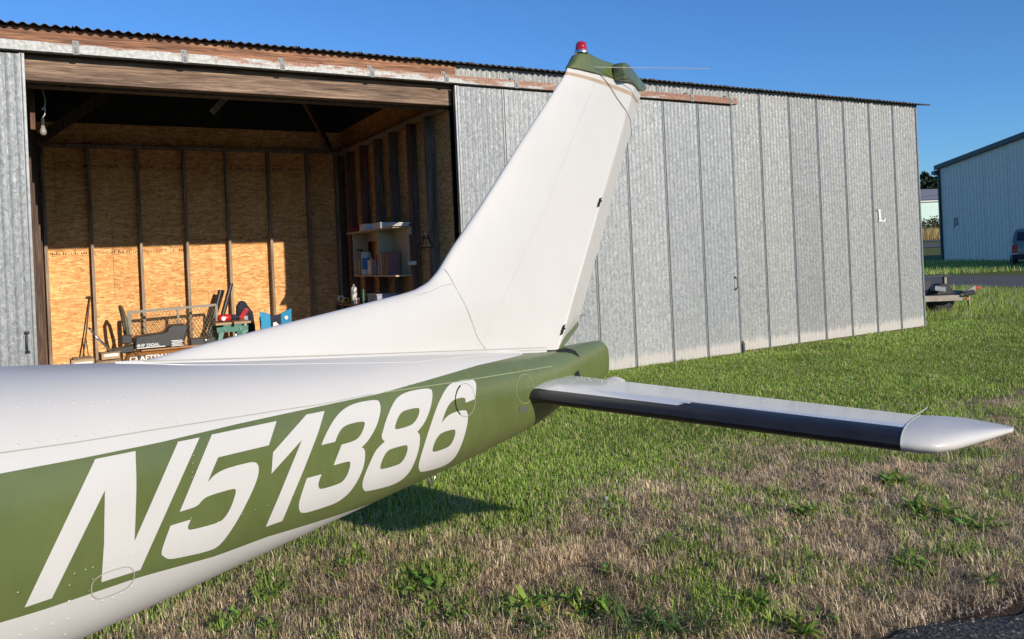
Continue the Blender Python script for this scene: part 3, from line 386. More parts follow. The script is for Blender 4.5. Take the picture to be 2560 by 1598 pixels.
def herm(x, xs, ys):
    if x <= xs[0]: return ys[0] + (x-xs[0])*(ys[1]-ys[0])/(xs[1]-xs[0])
    if x >= xs[-1]: return ys[-1] + (x-xs[-1])*(ys[-1]-ys[-2])/(xs[-1]-xs[-2])
    i = 0
    while x > xs[i+1]: i += 1
    def m(j):
        if j == 0: return (ys[1]-ys[0])/(xs[1]-xs[0])
        if j == len(xs)-1: return (ys[-1]-ys[-2])/(xs[-1]-xs[-2])
        return (ys[j+1]-ys[j-1])/(xs[j+1]-xs[j-1])
    h = xs[i+1]-xs[i]; t = (x-xs[i])/h
    return (2*t**3-3*t**2+1)*ys[i]+(t**3-2*t**2+t)*h*m(i)+(-2*t**3+3*t**2)*ys[i+1]+(t**3-t**2)*h*m(i+1)
ZTU = [-.46,-.40,.1,.7,1.6,2.2,3.2,4.6]; ZTZ = [1.135,1.166,1.181,1.248,1.342,1.406,1.49,1.6]
ZBU = [-.46,-.38,-.1,.1,.3,.55,.8,1.3,1.8,2.3,3.2,4.6]; ZBZ = [1.0,.972,.945,.912,.882,.866,.854,.840,.822,.803,.76,.68]
WWU = [-.46,-.40,-.1,.1,.5,1.5,2.5,3.2,4.6]; WWW = [.018,.030,.072,.104,.155,.265,.37,.44,.53]
NE = 2.6
def fus(u):
    t, b = herm(u, ZTU, ZTZ), herm(u, ZBU, ZBZ)
    return (t+b)/2, (t-b)/2, herm(u, WWU, WWW)
def fpt(u, c, s):
    """point of the section at parameter: c = -cos, s = sin of the angle from the belly"""
    zc, hh, ww = fus(u)
    return (u, ww * abs(s)**(2/NE), zc + hh * math.copysign(abs(c)**(2/NE), c))
def vside(u, z):
    zc, hh, ww = fus(u)
    q = min(1.0, abs((z-zc)/hh))
    return ww * max(0.0, 1-q**NE)**(1/NE)
def ang_of(u, z):
    zc, hh, ww = fus(u)
    q = max(-1.0, min(1.0, (z-zc)/hh))
    c = math.copysign(abs(q)**(NE/2), q)
    return math.acos(-c)
def nrm(u, z):
    e = 1e-3
    v = vside(u, z)
    du = (vside(u+e, z)-vside(u-e, z))/(2*e); dz = (vside(u, z+e)-vside(u, z-e))/(2*e)
    return Vector((-du, 1, -dz)).normalized()
def onside(u, z, off=0.001):
    return Vector((u, vside(u, z), z)) + nrm(u, z) * off
SBu = [p[0] for p in D['SB']][::-1]; SBz = [p[1] for p in D['SB']][::-1]
STu = [p[0] for p in D['ST']][::-1]; STz = [p[1] for p in D['ST']][::-1]
def a_bot(u):
    if u < 1.05: return 0.0
    if u < SBu[0]: return ang_of(SBu[0], SBz[0]) * (u-1.05)/(SBu[0]-1.05)
    if u > SBu[-1]: return ang_of(u, SBz[-1] + (u-SBu[-1])*.04)
    return ang_of(u, float(np.interp(u, SBu, SBz)))
def a_top(u):
    if u > STu[-1]: return ang_of(u, STz[-1] + (u-STu[-1])*.05)
    if u < .24: return math.pi
    if u < .34:
        a0 = ang_of(.34, float(np.interp(.34, STu, STz)))
        return math.pi + (a0-math.pi)*(u-.24)/.1
    return ang_of(u, float(np.interp(u, STu, STz)))
def body(u0, u1, nu, name, capa, capb):
    us = list(np.linspace(u0, u1, nu))
    extra = [x for x in (.24, .34, 1.05, SBu[0], 1.2827) if u0 < x < u1]
    us = sorted(set([round(x, 4) for x in us + extra]))
    rows = []; n1, n2, n3 = 10, 30, 16
    tot = n1+n2+n3
    for u in us:
        ab, at = a_bot(u), a_top(u)
        an = [ab*i/n1 for i in range(n1)] + [ab+(at-ab)*i/n2 for i in range(n2)] + [at+(math.pi-at)*i/n3 for i in range(n3+1)]
        half = [fpt(u, -math.cos(a), math.sin(a)) for a in an]
        rows.append(half + [(x, -y, z) for x, y, z in half[-2:0:-1]])
    def mt(i, j):
        jj = j if j < tot else 2*tot-1-j
        return 1 if n1 <= jj < n1+n2 else 0
    mb = MB().grid(rows, closed=True, mats=mt)
    nc = len(rows[0])
    if capa: mb.f.append(tuple(range(nc))); mb.m.append(1)
    if capb: mb.f.append(tuple((len(rows)-1)*nc+i for i in range(nc))); mb.m.append(0)
    return mb.build(name, [M['white'], M['green']], plane, smooth=True, sharp=50)
fuselage = body(.05, 4.6, 110, 'fuselage', True, True)
tail_cone = body(-.46, .0495, 30, 'tail_cone', True, True)

def inpoly(P, pts):
    x, y = pts[:, 0], pts[:, 1]; r = np.zeros(len(pts), bool); n = len(P)
    for i in range(n):
        (x0, y0), (x1, y1) = P[i-1], P[i]
        if y0 == y1: continue
        c = ((y0 > y) != (y1 > y)) & (x < (x1-x0)*(y-y0)/(y1-y0)+x0)
        r ^= c
    return r
def decal(name, loops, mat, off, parent, step=.022):
    P = [np.array(l) for l in loops]
    vs = []; es = []
    for l in P:
        o = len(vs); vs += [Vector(p) for p in l]; es += [(o+i, o+(i+1) % len(l)) for i in range(len(l))]
    lo, hi = P[0].min(0), P[0].max(0)
    g = np.array([(x, y) for x in np.arange(lo[0], hi[0], step) for y in np.arange(lo[1], hi[1], step*.7)])
    ins = inpoly(P[0], g)
    ol = np.concatenate(P)
    ins &= np.array([((ol-q)**2).sum(1).min() for q in g]) > .007**2
    for h in P[1:]: ins &= ~inpoly(h, g)
    vs += [Vector(p) for p in g[ins]]
    ov, oe, of, *_ = delaunay_2d_cdt(vs, es, [], 0, 1e-6)
    fc = [f for f in of]
    cen = np.array([[sum(ov[i].x for i in f)/len(f), sum(ov[i].y for i in f)/len(f)] for f in fc])
    k = inpoly(P[0], cen)
    for h in P[1:]: k &= ~inpoly(h, cen)
    mb = MB().add([onside(p.x, p.y, off) for p in ov], [f for f, q in zip(fc, k) if q])
    o = mb.build(name, mat, parent, smooth=True, recalc=False)
    if sum(p.normal.y for p in o.data.polygons) < 0: o.data.flip_normals()
    o.data.normals_split_custom_set_from_vertices([tuple(nrm(p.x, p.y)) for p in ov])
    return o
def fixn(o):
    # faces should look outwards to port
    me = o.data
    if sum(p.normal.y for p in me.polygons) < 0: me.flip_normals()
    return o
for i, loops in enumerate(D['LET']):
    fixn(decal('registration_character', loops, M['white'], .0012, fuselage))
def ribbon(name, pts, wd, mat, off, parent, closed=False):
    P = [Vector((p[0], 0, p[1])) for p in pts]; rows = []; n = len(P)
    for i in range(n):
        a = P[i-1] if (i or closed) else P[0]; b = P[(i+1) % n] if (i < n-1 or closed) else P[-1]
        d = (b-a).normalized(); s = Vector((-d.z, 0, d.x))
        rows.append([onside(*(P[i]+s*wd/2).xz, off), onside(*(P[i]-s*wd/2).xz, off)])
    if closed: rows.append(rows[0])
    return MB().grid(rows).build(name, mat, parent, smooth=True)
def dense(pts, k=8):
    o = []
    for a, b in zip(pts[:-1], pts[1:]):
        o += [[a[0]+(b[0]-a[0])*i/k, a[1]+(b[1]-a[1])*i/k] for i in range(k)]
    return o + [pts[-1]]
sd = dense(D['SEAM'])
ribbon('skin_seam', [p for p in sd if p[0] > 1.30], .0022, M['seam'], .0007, fuselage)
ribbon('skin_seam', [p for p in sd if p[0] <= 1.30], .0028, M['seam_green'], .0016, fuselage)
ribbon('inspection_cover', D['RING1'], .0026, M['seam_green'], .0017, fuselage, True)
ribbon('inspection_cover', D['RING2'], .0028, M['seam'], .0019, fuselage, True)
ribbon('inspection_cover_gap', D['RING2'][8:17], .005, M['black'], .0022, fuselage)
ribbon('inspection_cover', D['PILL'], .0022, M['seam'], .0017, fuselage, True)
fixn(decal('data_plate', [D['PLAC']], M['alu'], .0015, fuselage, .01))
rings = D['RIV']
mb = MB()
for u, z in rings:
    p = onside(u, z, .0); n = nrm(u, z); a = n.cross(Vector((0,0,1))).normalized(); b = n.cross(a)
    r = .0034
    v = [p + (a*math.cos(t)+b*math.sin(t))*r + n*.0005 for t in np.linspace(0, 2*math.pi, 8, endpoint=False)] + \
        [p + (a*math.cos(t)+b*math.sin(t))*r*.6 + n*.0016 for t in np.linspace(0, 2*math.pi, 8, endpoint=False)] + [p+n*.002]
    f = [(i, (i+1) % 8, 8+(i+1) % 8, 8+i) for i in range(8)] + [(8+i, 8+(i+1) % 8, 16) for i in range(8)]
    green = (z < float(np.interp(u, STu, STz))) and (z > float(np.interp(u, SBu, SBz)) if u > SBu[0] else True)
    inl = any(inpoly(L[0], np.array([[u, z]]))[0] and not any(inpoly(h, np.array([[u, z]]))[0] for h in L[1:]) for L in D['LET'])
    mb.add(v, f, 1 if (green and not inl) else 0)
tag(mb.build('rivets', [M['white'], M['green']], fuselage, smooth=True), kind='stuff')

# fin: ruled between leading edge and hinge line, in the centre plane
LE = [(1.93,1.371),(1.826,1.384),(1.665,1.404),(1.45,1.428),(1.23,1.451),(1.05,1.471),(.94,1.483),(.878,1.493),(.808,1.515),(.753,1.553),(.666,1.639),(.487,1.796),(.193,2.073),(-.204,2.437),(-.221,2.464)]
HB, HT = (.035,1.176), (-.843,2.472)
cl = [0.0]
for a, b in zip(LE[:-1], LE[1:]): cl.append(cl[-1]+math.hypot(a[0]-b[0], a[1]-b[1]))
# parameter of each outline knot: by height, so that ruled lines stay sensible
LB = [0,.012,.035,.065,.095,.122,.14,.155,.18,.21,.275,.40,.62,.965,1.0]
def le(b): return (float(np.interp(b, LB, [p[0] for p in LE])), float(np.interp(b, LB, [p[1] for p in LE])))
def hi_(b): return (HB[0]+(HT[0]-HB[0])*b, HB[1]+(HT[1]-HB[1])*b)
def finpt(a, b):
    l, h = le(b), hi_(b)
    ch = math.hypot(l[0]-h[0], l[1]-h[1]); x = a*ch
    T = .058*(1-b)+.034*b
    T *= .55+.45*min(1, max(0, (b-.0)/.2)) if False else 1
    Ln = .30 if b > .2 else .30+.5*(.2-b)/.2
    q = min(1.0, x/Ln); hh = T*math.sqrt(max(0, 1-(1-q)**2))
    if x > Ln: hh *= 1-.38*(x-Ln)/max(.05, ch-Ln)
    return l[0]+(h[0]-l[0])*a, hh, l[1]+(h[1]-l[1])*a
AS = [0,.004,.012,.025,.045,.075,.11,.16,.23,.32,.42,.54,.66,.78,.90,1.0]
BS = sorted(set(list(np.linspace(0, .3, 32)) + list(np.linspace(.3, .955, 22)) + [.955,.972,1.0]))
rows = []
for b in BS:
    port = [finpt(a, b) for a in AS[::-1]]
    rows.append(port + [(x, -y, z) for x, y, z in port[-2::-1]])
def fm(i, j): return 1 if .954 < (BS[i]+BS[i+1])/2 < .973 else 0
mb = MB().grid(rows, mats=fm)
nc = len(rows[0]); mb.f.append(tuple((len(rows)-1)*nc+i for i in range(nc))); mb.m.append(0)
for i in range(len(rows)-1):
    mb.f.append((i*nc, (i+1)*nc, (i+1)*nc+nc-1, i*nc+nc-1)); mb.m.append(0)
fin = mb.build('fin', [M['white'], M['tan']], plane, smooth=True, sharp=40)
gg = [(a, b) + finpt(a, b) for a in np.linspace(0, 1, 160) for b in np.linspace(0, 1, 160)]
gga = np.array(gg)
def finside(u, z, off):
    i = np.argmin((gga[:, 2]-u)**2+(gga[:, 4]-z)**2)
    return Vector((u, gga[i, 3]+off, z))
def finline(name, pts, wd, mat):
    rows = []
    for i, p in enumerate(pts):
        a = Vector((pts[max(0, i-1)][0], 0, pts[max(0, i-1)][1])); b = Vector((pts[min(len(pts)-1, i+1)][0], 0, pts[min(len(pts)-1, i+1)][1]))
        d = (b-a).normalized(); s = Vector((-d.z, 0, d.x))*wd/2
        y = finside(p[0], p[1], .0012).y
        rows.append([Vector((p[0], y, p[1]))+s, Vector((p[0], y, p[1]))-s])
    return MB().grid(rows).build(name, mat, fin)
M['faint'] = plain('faint_paint_seam', (.62, .61, .57), .5)
finline('skin_seam', dense([[-.43,2.44],[-.194,2.154],[.099,1.782],[.477,1.378],[.60,1.25]], 9), .0016, M['faint'])
finline('skin_seam', dense([[.735,1.56],[.71,1.496],[.66,1.40],[.60,1.29],[.545,1.235]], 6), .0024, M['seam'])
finline('skin_seam', dense([[.90,1.475],[.83,1.483],[.77,1.50],[.712,1.505]], 5), .002, M['seam'])
mb = MB()
def dome(mb, p, n, r=.004, h=.0028, mi=0):
    n = Vector(n).normalized(); a = n.cross(Vector((1,0,.3))).normalized(); b = n.cross(a); k = 6
    v = [Vector(p)+(a*math.cos(t)+b*math.sin(t))*r for t in np.linspace(0, 2*math.pi, k, endpoint=False)] + \
        [Vector(p)+(a*math.cos(t)+b*math.sin(t))*r*.6+n*h*.8 for t in np.linspace(0, 2*math.pi, k, endpoint=False)] + [Vector(p)+n*h]
    mb.add(v, [(i, (i+1) % k, k+(i+1) % k, k+i) for i in range(k)] + [(k+i, k+(i+1) % k, 2*k) for i in range(k)], mi)
for u, z in [(.70,1.475),(.655,1.42),(.625,1.365),(.60,1.31)]: dome(mb, finside(u, z, 0), (0,1,0), .006)
for i in range(44):
    f = i/43; dome(mb, finside(-.02-.78*f, 1.30+1.10*f, .0), (0,1,0), .0028, .0016)
for i in range(40):
    f = i/39; dome(mb, finside(.47-.86*f, 1.39+1.02*f, .0), (0,1,0), .0028, .0016)
for i in range(18):
    f = i/17; dome(mb, finside(.1-.42*f, 1.76+.02*f, .0), (0,1,0), .0028, .0016)
for u in (-.36, -.46, -.52): dome(mb, finside(u, 2.453, 0), (0,1,0), .005)
tag(mb.build('rivets', M['white'], fin, smooth=True), kind='stuff')
# fairing skirt where fin and fuselage meet
rows = []
for u in np.linspace(1.95, .12, 60):
    zt_ = herm(u, ZTU, ZTZ); f = (1.95-u)/1.83
    hb = .0 if u > 1.93 else finpt((1.93-u)/(1.93-.035), 0)[1]
    wv = min(.055+.02*f, .01+.35*(1.95-u), max(.004, (u-.30)*.09))
    y2 = hb+wv
    zc, hh, ww = fus(u)
    zs = zc+hh*max(0, 1-(min(.99, y2/ww))**NE)**(1/NE)
    zb_ = 1.371+(1.176-1.371)*(1.93-u)/(1.93-.035)
    rows.append([(u, hb+.0015, zb_+.012), (u, hb+.006, zb_+.004), (u, (hb+y2)/2, (zb_+zs)/2+.001), (u, y2, zs+.0015), (u, y2+.001, zs-.004)])
mbs = MB().grid(rows); mbs.grid([[(x, -y, z) for x, y, z in r] for r in rows])
mbs.build('fin_fairing', M['white'], plane, smooth=True, sharp=35)
rows = [[Vector(r[0])+Vector((0,.001,.0015)), Vector(r[0])+Vector((0,.0025,-.0015))] for r in rows[2:]]
MB().grid(rows).build('fairing_gasket', M['seam'], plane)

# rudder, turned away to starboard
RD = R(16)
RDIR = Vector((-math.cos(RD), -math.sin(RD), 0))
def hpt(b): return Vector((HB[0]+(HT[0]-HB[0])*b, 0, HB[1]+(HT[1]-HB[1])*b))
TE0, TE1 = Vector((-.389,-.104,1.264)), Vector((-1.14,-.083,2.478))
rows = []; RB = sorted(set([.0] + list(np.linspace(.055, .955, 24)) + [.972, 1.0]))
RN = Vector((-math.sin(RD), math.cos(RD), 0))
for b in RB:
    h = hpt(b)+RDIR*.012; te = TE0+(TE1-TE0)*((b-.055)/.945) if b > .01 else h+RDIR*.03; T = (.058*(1-b)+.034*b)*.60
    r = []
    for f, k in ((0,.75),(.05,1),(.16,.93),(.40,.66),(.7,.33),(1,.05)): r.append(h+(te-h)*f+RN*T*k)
    r2 = [h+(te-h)*f-RN*T*k for f, k in ((1,.05),(.7,.33),(.40,.66),(.16,.93),(.05,1),(0,.75))]
    rows.append(r+r2)
mb = MB().grid(rows, closed=True, mats=lambda i, j: 1 if .954 < (RB[i]+RB[i+1])/2 < .973 else 0)
nc = 12
mb.f.append(tuple(range(nc))); mb.m.append(0); mb.f.append(tuple((len(rows)-1)*nc+i for i in range(nc))); mb.m.append(0)
rudder = mb.build('rudder', [M['white'], M['tan']], plane, smooth=True, sharp=30)
mb = MB()
for i in range(40):
    b = .08+.86*i/39; h = hpt(b)+RDIR*.012; te = TE0+(TE1-TE0)*((b-.055)/.945); T = (.058*(1-b)+.034*b)*.6
    dome(mb, h+(te-h)*.62+RN*T*.42, RN, .0035, .002)
    dome(mb, h+(te-h)*.93+RN*T*.12, RN, .003, .002)
tag(mb.build('rivets', M['white'], rudder, smooth=True), kind='stuff')
# lower rudder fairing, green
mb = MB(); rows = []
P0_, P1_ = Vector((.015,-.004,1.166)), Vector((-.385,-.106,1.246))
for f in np.linspace(0, 1, 8):
    c_ = P0_+(P1_-P0_)*f; wv = .030*(1-f)**.6+.003; hv = .020-.006*f
    rows.append([c_+RN*wv*math.sin(t)+Vector((0,0,hv*math.cos(t))) for t in np.linspace(0, 2*math.pi, 10, endpoint=False)])
mb.grid(rows, closed=True); mb.f.append(tuple(range(10))); mb.m.append(0); mb.f.append(tuple(70+i for i in range(10))); mb.m.append(0)
mb.build('lower_fairing', M['green'], rudder, smooth=True)
# hinge brackets: dark slots
for b, ln in ((.49, .035), (.045, .032)):
    p = hpt(b); q = hpt(b+ln)
    mb = MB()
    y = finpt(1, b)[1]+.002
    mb.add([(p.x+.012, y, p.z), (p.x-.014, y, p.z+.004), (q.x-.014, y, q.z+.006), (q.x+.012, y, q.z)], [(0,1,2,3)])
    mb.bar((p.x, y+.003, p.z+.02), (q.x, y+.003, q.z-.012), .006)
    mb.build('hinge_slot', M['black'], fin)
# green tip fairing of the fin with beacon
cu_ = [-.222,-.235,-.255,-.296,-.33,-.37,-.409,-.458,-.542,-.585,-.625,-.640,-.648]
ct = [2.466,2.478,2.494,2.540,2.552,2.558,2.562,2.558,2.554,2.556,2.558,2.557,2.550]
cw = [.010,.022,.030,.036,.042,.046,.046,.043,.036,.034,.034,.033,.032]
rows = []
for u, zt2, wv in zip(cu_, ct, cw):
    zb2 = 2.4645+(-.221-u)/.622*.008-.001
    r = []
    for k in range(13):
        t = math.pi*k/12; y = wv*math.copysign(abs(math.cos(t))**.6, math.cos(t)); z = zb2+(zt2-zb2)*abs(math.sin(t))**.75
        pinch = 1-.30*math.sin(math.pi*min(1, max(0, (z-zb2)/(zt2-zb2))))*(1 if u < -.4 else .3)
        r.append((u, y*pinch, z))
    rows.append(r)
mb = MB().grid(rows, closed=True); mb.f.append(tuple(range(13))); mb.m.append(0); mb.f.append(tuple((len(rows)-1)*13+i for i in range(13))); mb.m.append(0)
cap = mb.build('fin_cap', M['green'], plane, smooth=True, sharp=60)
bc = (-.356, 0, 2.556)
beacon = MB().lathe([(.034,0),(.034,.008),(.031,.013),(.030,.0145)], bc, 20).build('beacon', M['alu'], plane, smooth=True, sharp=40)
MB().lathe([(.0292,.0146),(.0288,.023),(.0280,.0235),(.0280,.032),(.0270,.0325),(.0265,.041),(.0255,.0415),(.0235,.050),(.016,.056),(.0,.058)], bc, 20).build('lens', M['red_lens'], beacon, smooth=True, sharp=60)
mb = MB(); a0 = Vector((-.402,.036,2.492))
mb.tube([a0, Vector(D_ANT)], [.0022,.0016], 6); mb.build('antenna_rod', M['rod'], plane)
MB().tube([Vector((-.402,-.036,2.492)), Vector((D_ANT[0], -D_ANT[1], D_ANT[2]))], [.0022,.0016], 6).build('antenna_rod', M['rod'], plane)
cab = [(-.38,2.492),(-.44,2.476),(-.50,2.452),(-.56,2.424),(-.64,2.375),(-.735,2.33)]
MB().tube([(u, finside(u, min(z, 2.46), .004).y, z) for u, z in cab] + [(-.80,.02,2.285),(-.825,.012,2.20)], .0016, 5).build('antenna_cable', M['wick'], plane)
# rudder horn fairing, green, swinging with the rudder
rows = []
for r_, zt2, zb2, wv in ((-.222,2.530,2.464,.026),(-.215,2.540,2.460,.030),(-.20,2.549,2.460,.034),(-.17,2.554,2.464,.036),(-.10,2.560,2.474,.036),(-.03,2.560,2.480,.034),(.10,2.560,2.484,.029),(.25,2.562,2.488,.021),(.38,2.566,2.510,.013),(.50,2.570,2.540,.007),(.555,2.572,2.552,.003)):
    c = Vector((-.83,0,0))+RDIR*r_
    rows.append([c+RN*wv*math.copysign(abs(math.cos(t))**.35, math.cos(t))+Vector((0,0,(zt2+zb2)/2+(zt2-zb2)/2*math.copysign(abs(math.sin(t))**.35, math.sin(t)))) for t in np.linspace(0, 2*math.pi, 16, endpoint=False)])
mb = MB().grid(rows, closed=True); mb.f.append(tuple(range(16))); mb.m.append(0); mb.f.append(tuple((len(rows)-1)*16+i for i in range(16))); mb.m.append(0)
M['green_worn'] = paint('worn_green_paint', (.13,.17,.085), rough=.35, dirt=.9, coat=.15)
mb.build('rudder_cap', M['green_worn'], rudder, smooth=True, sharp=55)
MB().tube([(-.55,-.10,1.55),(-.59,-.105,1.552),(-.62,-.12,1.545)], .0015, 5).build('static_wick', M['wick'], rudder)
p0 = TE0+Vector((-.01,0,.01)); MB().tube([p0, p0+Vector((-.04,-.01,.012)), p0+Vector((-.075,-.012,.008))], .002, 5).build('static_wick', M['wick'], rudder)
# slots in the tail cone
def patch(name, pts, mat, parent, off=.0015):
    c = sum((Vector(p) for p in pts), Vector((0,0)))/len(pts)
    mb = MB(); rings_ = []
    for k in (1, .66, .33):
        rings_.append([onside(c.x+(p[0]-c.x)*k, c.y+(p[1]-c.y)*k, off) for p in pts])
    n = len(pts); v = [q for r in rings_ for q in r]+[onside(c.x, c.y, off)]
    f = [(i*n+j, i*n+(j+1) % n, (i+1)*n+(j+1) % n, (i+1)*n+j) for i in range(2) for j in range(n)] + [(2*n+j, 2*n+(j+1) % n, 3*n) for j in range(n)]
    return mb.add(v, f).build(name, mat, parent)
patch('rudder_slot', dense([[.055,1.172],[.03,1.1772],[-.02,1.1768],[-.06,1.170],[-.095,1.155],[-.108,1.125],[-.085,1.134],[-.05,1.150],[0,1.161],[.045,1.166]], 2), M['black'], tail_cone)
patch('elevator_slot', dense([[-.035,1.068],[-.075,1.072],[-.095,1.02],[-.09,.99],[.02,1.015]], 3), M['black'], tail_cone)

# stabilizer and elevator, port and starboard
def zc_s(v): return 1.034-.0437*(v-.28)
def le_s(v): return float(np.interp(v, [0,.28,.66,1.2,1.44,1.50,1.55,1.585,1.715], [.425,.408,.392,.376,.366,.358,.338,.285,-.015]))
SEC = [(0,0),(.012,.28),(.04,.52),(.10,.78),(.2,.96),(.34,1.0),(.5,.95),(.7,.80),(.88,.62),(1,.50)]
def stab_sec(v, side, u_h=-.0):
    l = le_s(v); ch = l-u_h; T = .036*min(1, max(.10, (1.728-v)/.22)**.7)
    up = [(u_h+ch*(1-x), side*v, zc_s(v)+T*y) for x, y in SEC[::-1]]
    dn = [(u_h+ch*(1-x), side*v, zc_s(v)-T*y) for x, y in SEC[1:]]
    return up+dn
def boot_x(v): return .11 if v < .76 else .235
for side in (1, -1):
    vs = sorted(set([round(x, 3) for x in np.linspace(.06, 1.452, 36)] + [.76, .7605]))
    rows = []
    for v in vs:
        l = le_s(v); T = .036
        bx = boot_x(v)
        xs = [(1,.50),(.88,.62),(.7,.80),(.5,.95),(.34,1.0)]
        def yy(x): return float(np.interp(x, [p[0] for p in SEC], [p[1] for p in SEC]))
        xs += [(bx, yy(bx)),(bx*.6, yy(bx*.6)),(.05,yy(.05)),(.02,yy(.02)),(.006,yy(.006)),(0,0),(.006,-yy(.006)),(.02,-yy(.02)),(.05,-yy(.05)),(.11,-yy(.11)),(.16,-yy(.16)),(.34,-1),(.5,-.95),(.7,-.8),(.88,-.62),(1,-.5)]
        rows.append([(l*(1-x), side*v, zc_s(v)+T*y) for x, y in xs])
    mb = MB().grid(rows, closed=True, mats=lambda i, j: 1 if 5 <= j < 15 else 0)
    nc = len(rows[0]); mb.f.append(tuple(range(nc))); mb.m.append(0); mb.f.append(tuple((len(rows)-1)*nc+i for i in range(nc))); mb.m.append(0)
    M.setdefault('stabw', paint('stabilizer_white_paint', (.71,.715,.71), rough=.10, dirt=.12, coat=.6, dent=.05))
    st = mb.build('stabilizer', [M['stabw'], M['boot']], plane, smooth=True, sharp=35)
    # tip fairing
    rows = [stab_sec(v, side, -.004-.056*min(1, max(0, (v-1.454)/.12))) for v in (1.4535,1.47,1.50,1.525,1.55,1.57,1.585,1.60,1.63,1.66,1.69,1.705,1.714)]
    mb = MB().grid(rows, closed=True); nc = len(rows[0]); mb.f.append(tuple(range(nc))); mb.m.append(0); mb.f.append(tuple((len(rows)-1)*nc+i for i in range(nc))); mb.m.append(0)
    tf = mb.build('tip_fairing', M['white'], st, smooth=True, sharp=50)
    MB().tube([(le_s(1.453)*(1-x), side*1.4535, zc_s(1.4535)+.036*y+.0006) for x, y in SEC], .0022, 5).build('fairing_joint', M['seam'], st)
    # rivets along the ribs and the rear edge
    mb = MB()
    def stp(u, v):
        l = le_s(v); x = 1-u/l; return Vector((u, side*v, zc_s(v)+.036*float(np.interp(x, [p[0] for p in SEC], [p[1] for p in SEC]))))
    for v in np.arange(.14, 1.44, .035): dome(mb, stp(.008, v), (0,0,1), .0028, .0016)
    for v in np.arange(.30, 1.44, .06): dome(mb, stp(.115, v), (0,0,1), .0028, .0016)
    for v in np.arange(.16, 1.44, .075): dome(mb, stp(.29 if v < .74 else .27, v), (0,0,1), .0026, .0018)
    for v0 in (.17, .30, .62, 1.02):
        for i in range(9): dome(mb, stp(.02+.025*i, v0-.02*i*(1 if v0 > .2 else -.3)), (0,0,1), .0028, .0016)
    for i in range(12): dome(mb, stp(.03+(i % 3)*.03, .13+.02*i), (0,0,1), .0028, .0016)
    tag(mb.build('rivets', M['stabw'], st, smooth=True), kind='stuff')
    # elevator drooping behind the hinge
    dr = R(18); rows = []
    for v in np.linspace(.10, 1.56, 24):
        ce = float(np.interp(v, [.1,.3,1.2,1.6,1.66], [.40,.52,.48,.47,.40])); T = .017; r = []
        for f, k in ((.0,.8),(.03,1),(.3,.72),(.65,.37),(1,.06)): r.append((-.006-ce*f*math.cos(dr)+T*k*math.sin(dr)*-1, side*v, zc_s(v)-.002-ce*f*math.sin(dr)+T*k*math.cos(dr)))
        for f, k in ((1,.06),(.65,.37),(.3,.72),(.03,1),(.0,.8)): r.append((-.006-ce*f*math.cos(dr)-T*k*math.sin(dr)*-1, side*v, zc_s(v)-.002-ce*f*math.sin(dr)-T*k*math.cos(dr)))
        rows.append(r)
    mb = MB().grid(rows, closed=True); mb.f.append(tuple(range(10))); mb.m.append(0); mb.f.append(tuple((len(rows)-1)*10+i for i in range(10))); mb.m.append(0)
    el = mb.build('elevator', M['white'], plane, smooth=True, sharp=30)
    # hinge fairing bump and tip wick
    rows = []
    for f in np.linspace(0, 1, 9):
        r = .016*math.sin(math.pi*min(.999, f*.92+.08))**.8+.001
        rows.append([(-.012+.014*math.cos(t), side*(.255+.085*f), zc_s(.3)+.015+r*max(0, math.sin(t))) for t in np.linspace(0, math.pi, 8)])
    MB().grid(rows).build('hinge_cover', M['white'], st, smooth=True)
    if side == 1:
        p = stp(.004, 1.44); MB().tube([p, p+Vector((-.012,.012,.006)), p+Vector((-.035,.032,.022))], .0022, 5).build('static_wick', M['rod'], st)
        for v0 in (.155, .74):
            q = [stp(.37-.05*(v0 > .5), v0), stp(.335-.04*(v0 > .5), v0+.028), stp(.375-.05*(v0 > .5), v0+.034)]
            MB().add([x+Vector((.0,0,.0025)) for x in q], [(0,1,2)]).build('sunlit_patch', M['white'], st)  # white triangles painted in for sunlit faces along the leading edge
# tie-down ring under the tail, main gear that carries the cabin end
mb = MB()
mb.tube([(.86+.018*math.cos(t), 0.02, .828+.018*math.sin(t)) for t in np.linspace(0, 2*math.pi, 15)], .004, 6, caps=False)
mb.tube([(.86,.02,.862),(.86,.02,.84)], .006, 6)
mb.build('tie_down_ring', M['alu'], plane, smooth=True)
for s in (1, -1):
    MB().tube([(4.35, s*.4, .78), (4.33, s*.8, .52), (4.3, s*1.15, .25)], [.04,.035,.028], 8).build('gear_leg', M['white'], plane, smooth=True)
    MB().lathe([(.05,-.05),(.14,-.06),(.19,-.045),(.20,0),(.19,.045),(.14,.06),(.05,.05)], (4.3, s*1.2, .2), 20, 'y').build('wheel', M['rubber'], plane, smooth=True)
M['darkmetal'] = plain('dark_iron', (.10,.10,.10), .5, .6, .3)
M['seamgrey'] = plain('seam_gap_grey', (.13,.135,.14), .6, .2)
# ------------------------------------------------------------------ the hangar (local X along the front, Y inwards, Z up)
HA = Vector((1.1815, 10.3142, 0)); HD = Vector((.87156, .49029, 0)); HN = Vector((-.49029, .87156, 0))
HRZ = math.atan2(HD.y, HD.x)
def HP(t, n, z=0): return HA + HD*t + HN*n + Vector((0, 0, z))
hangar = empty('hangar', HA, HRZ, 'long galvanized steel hangar with one wide door slid open, wooden header above', 'hangar')

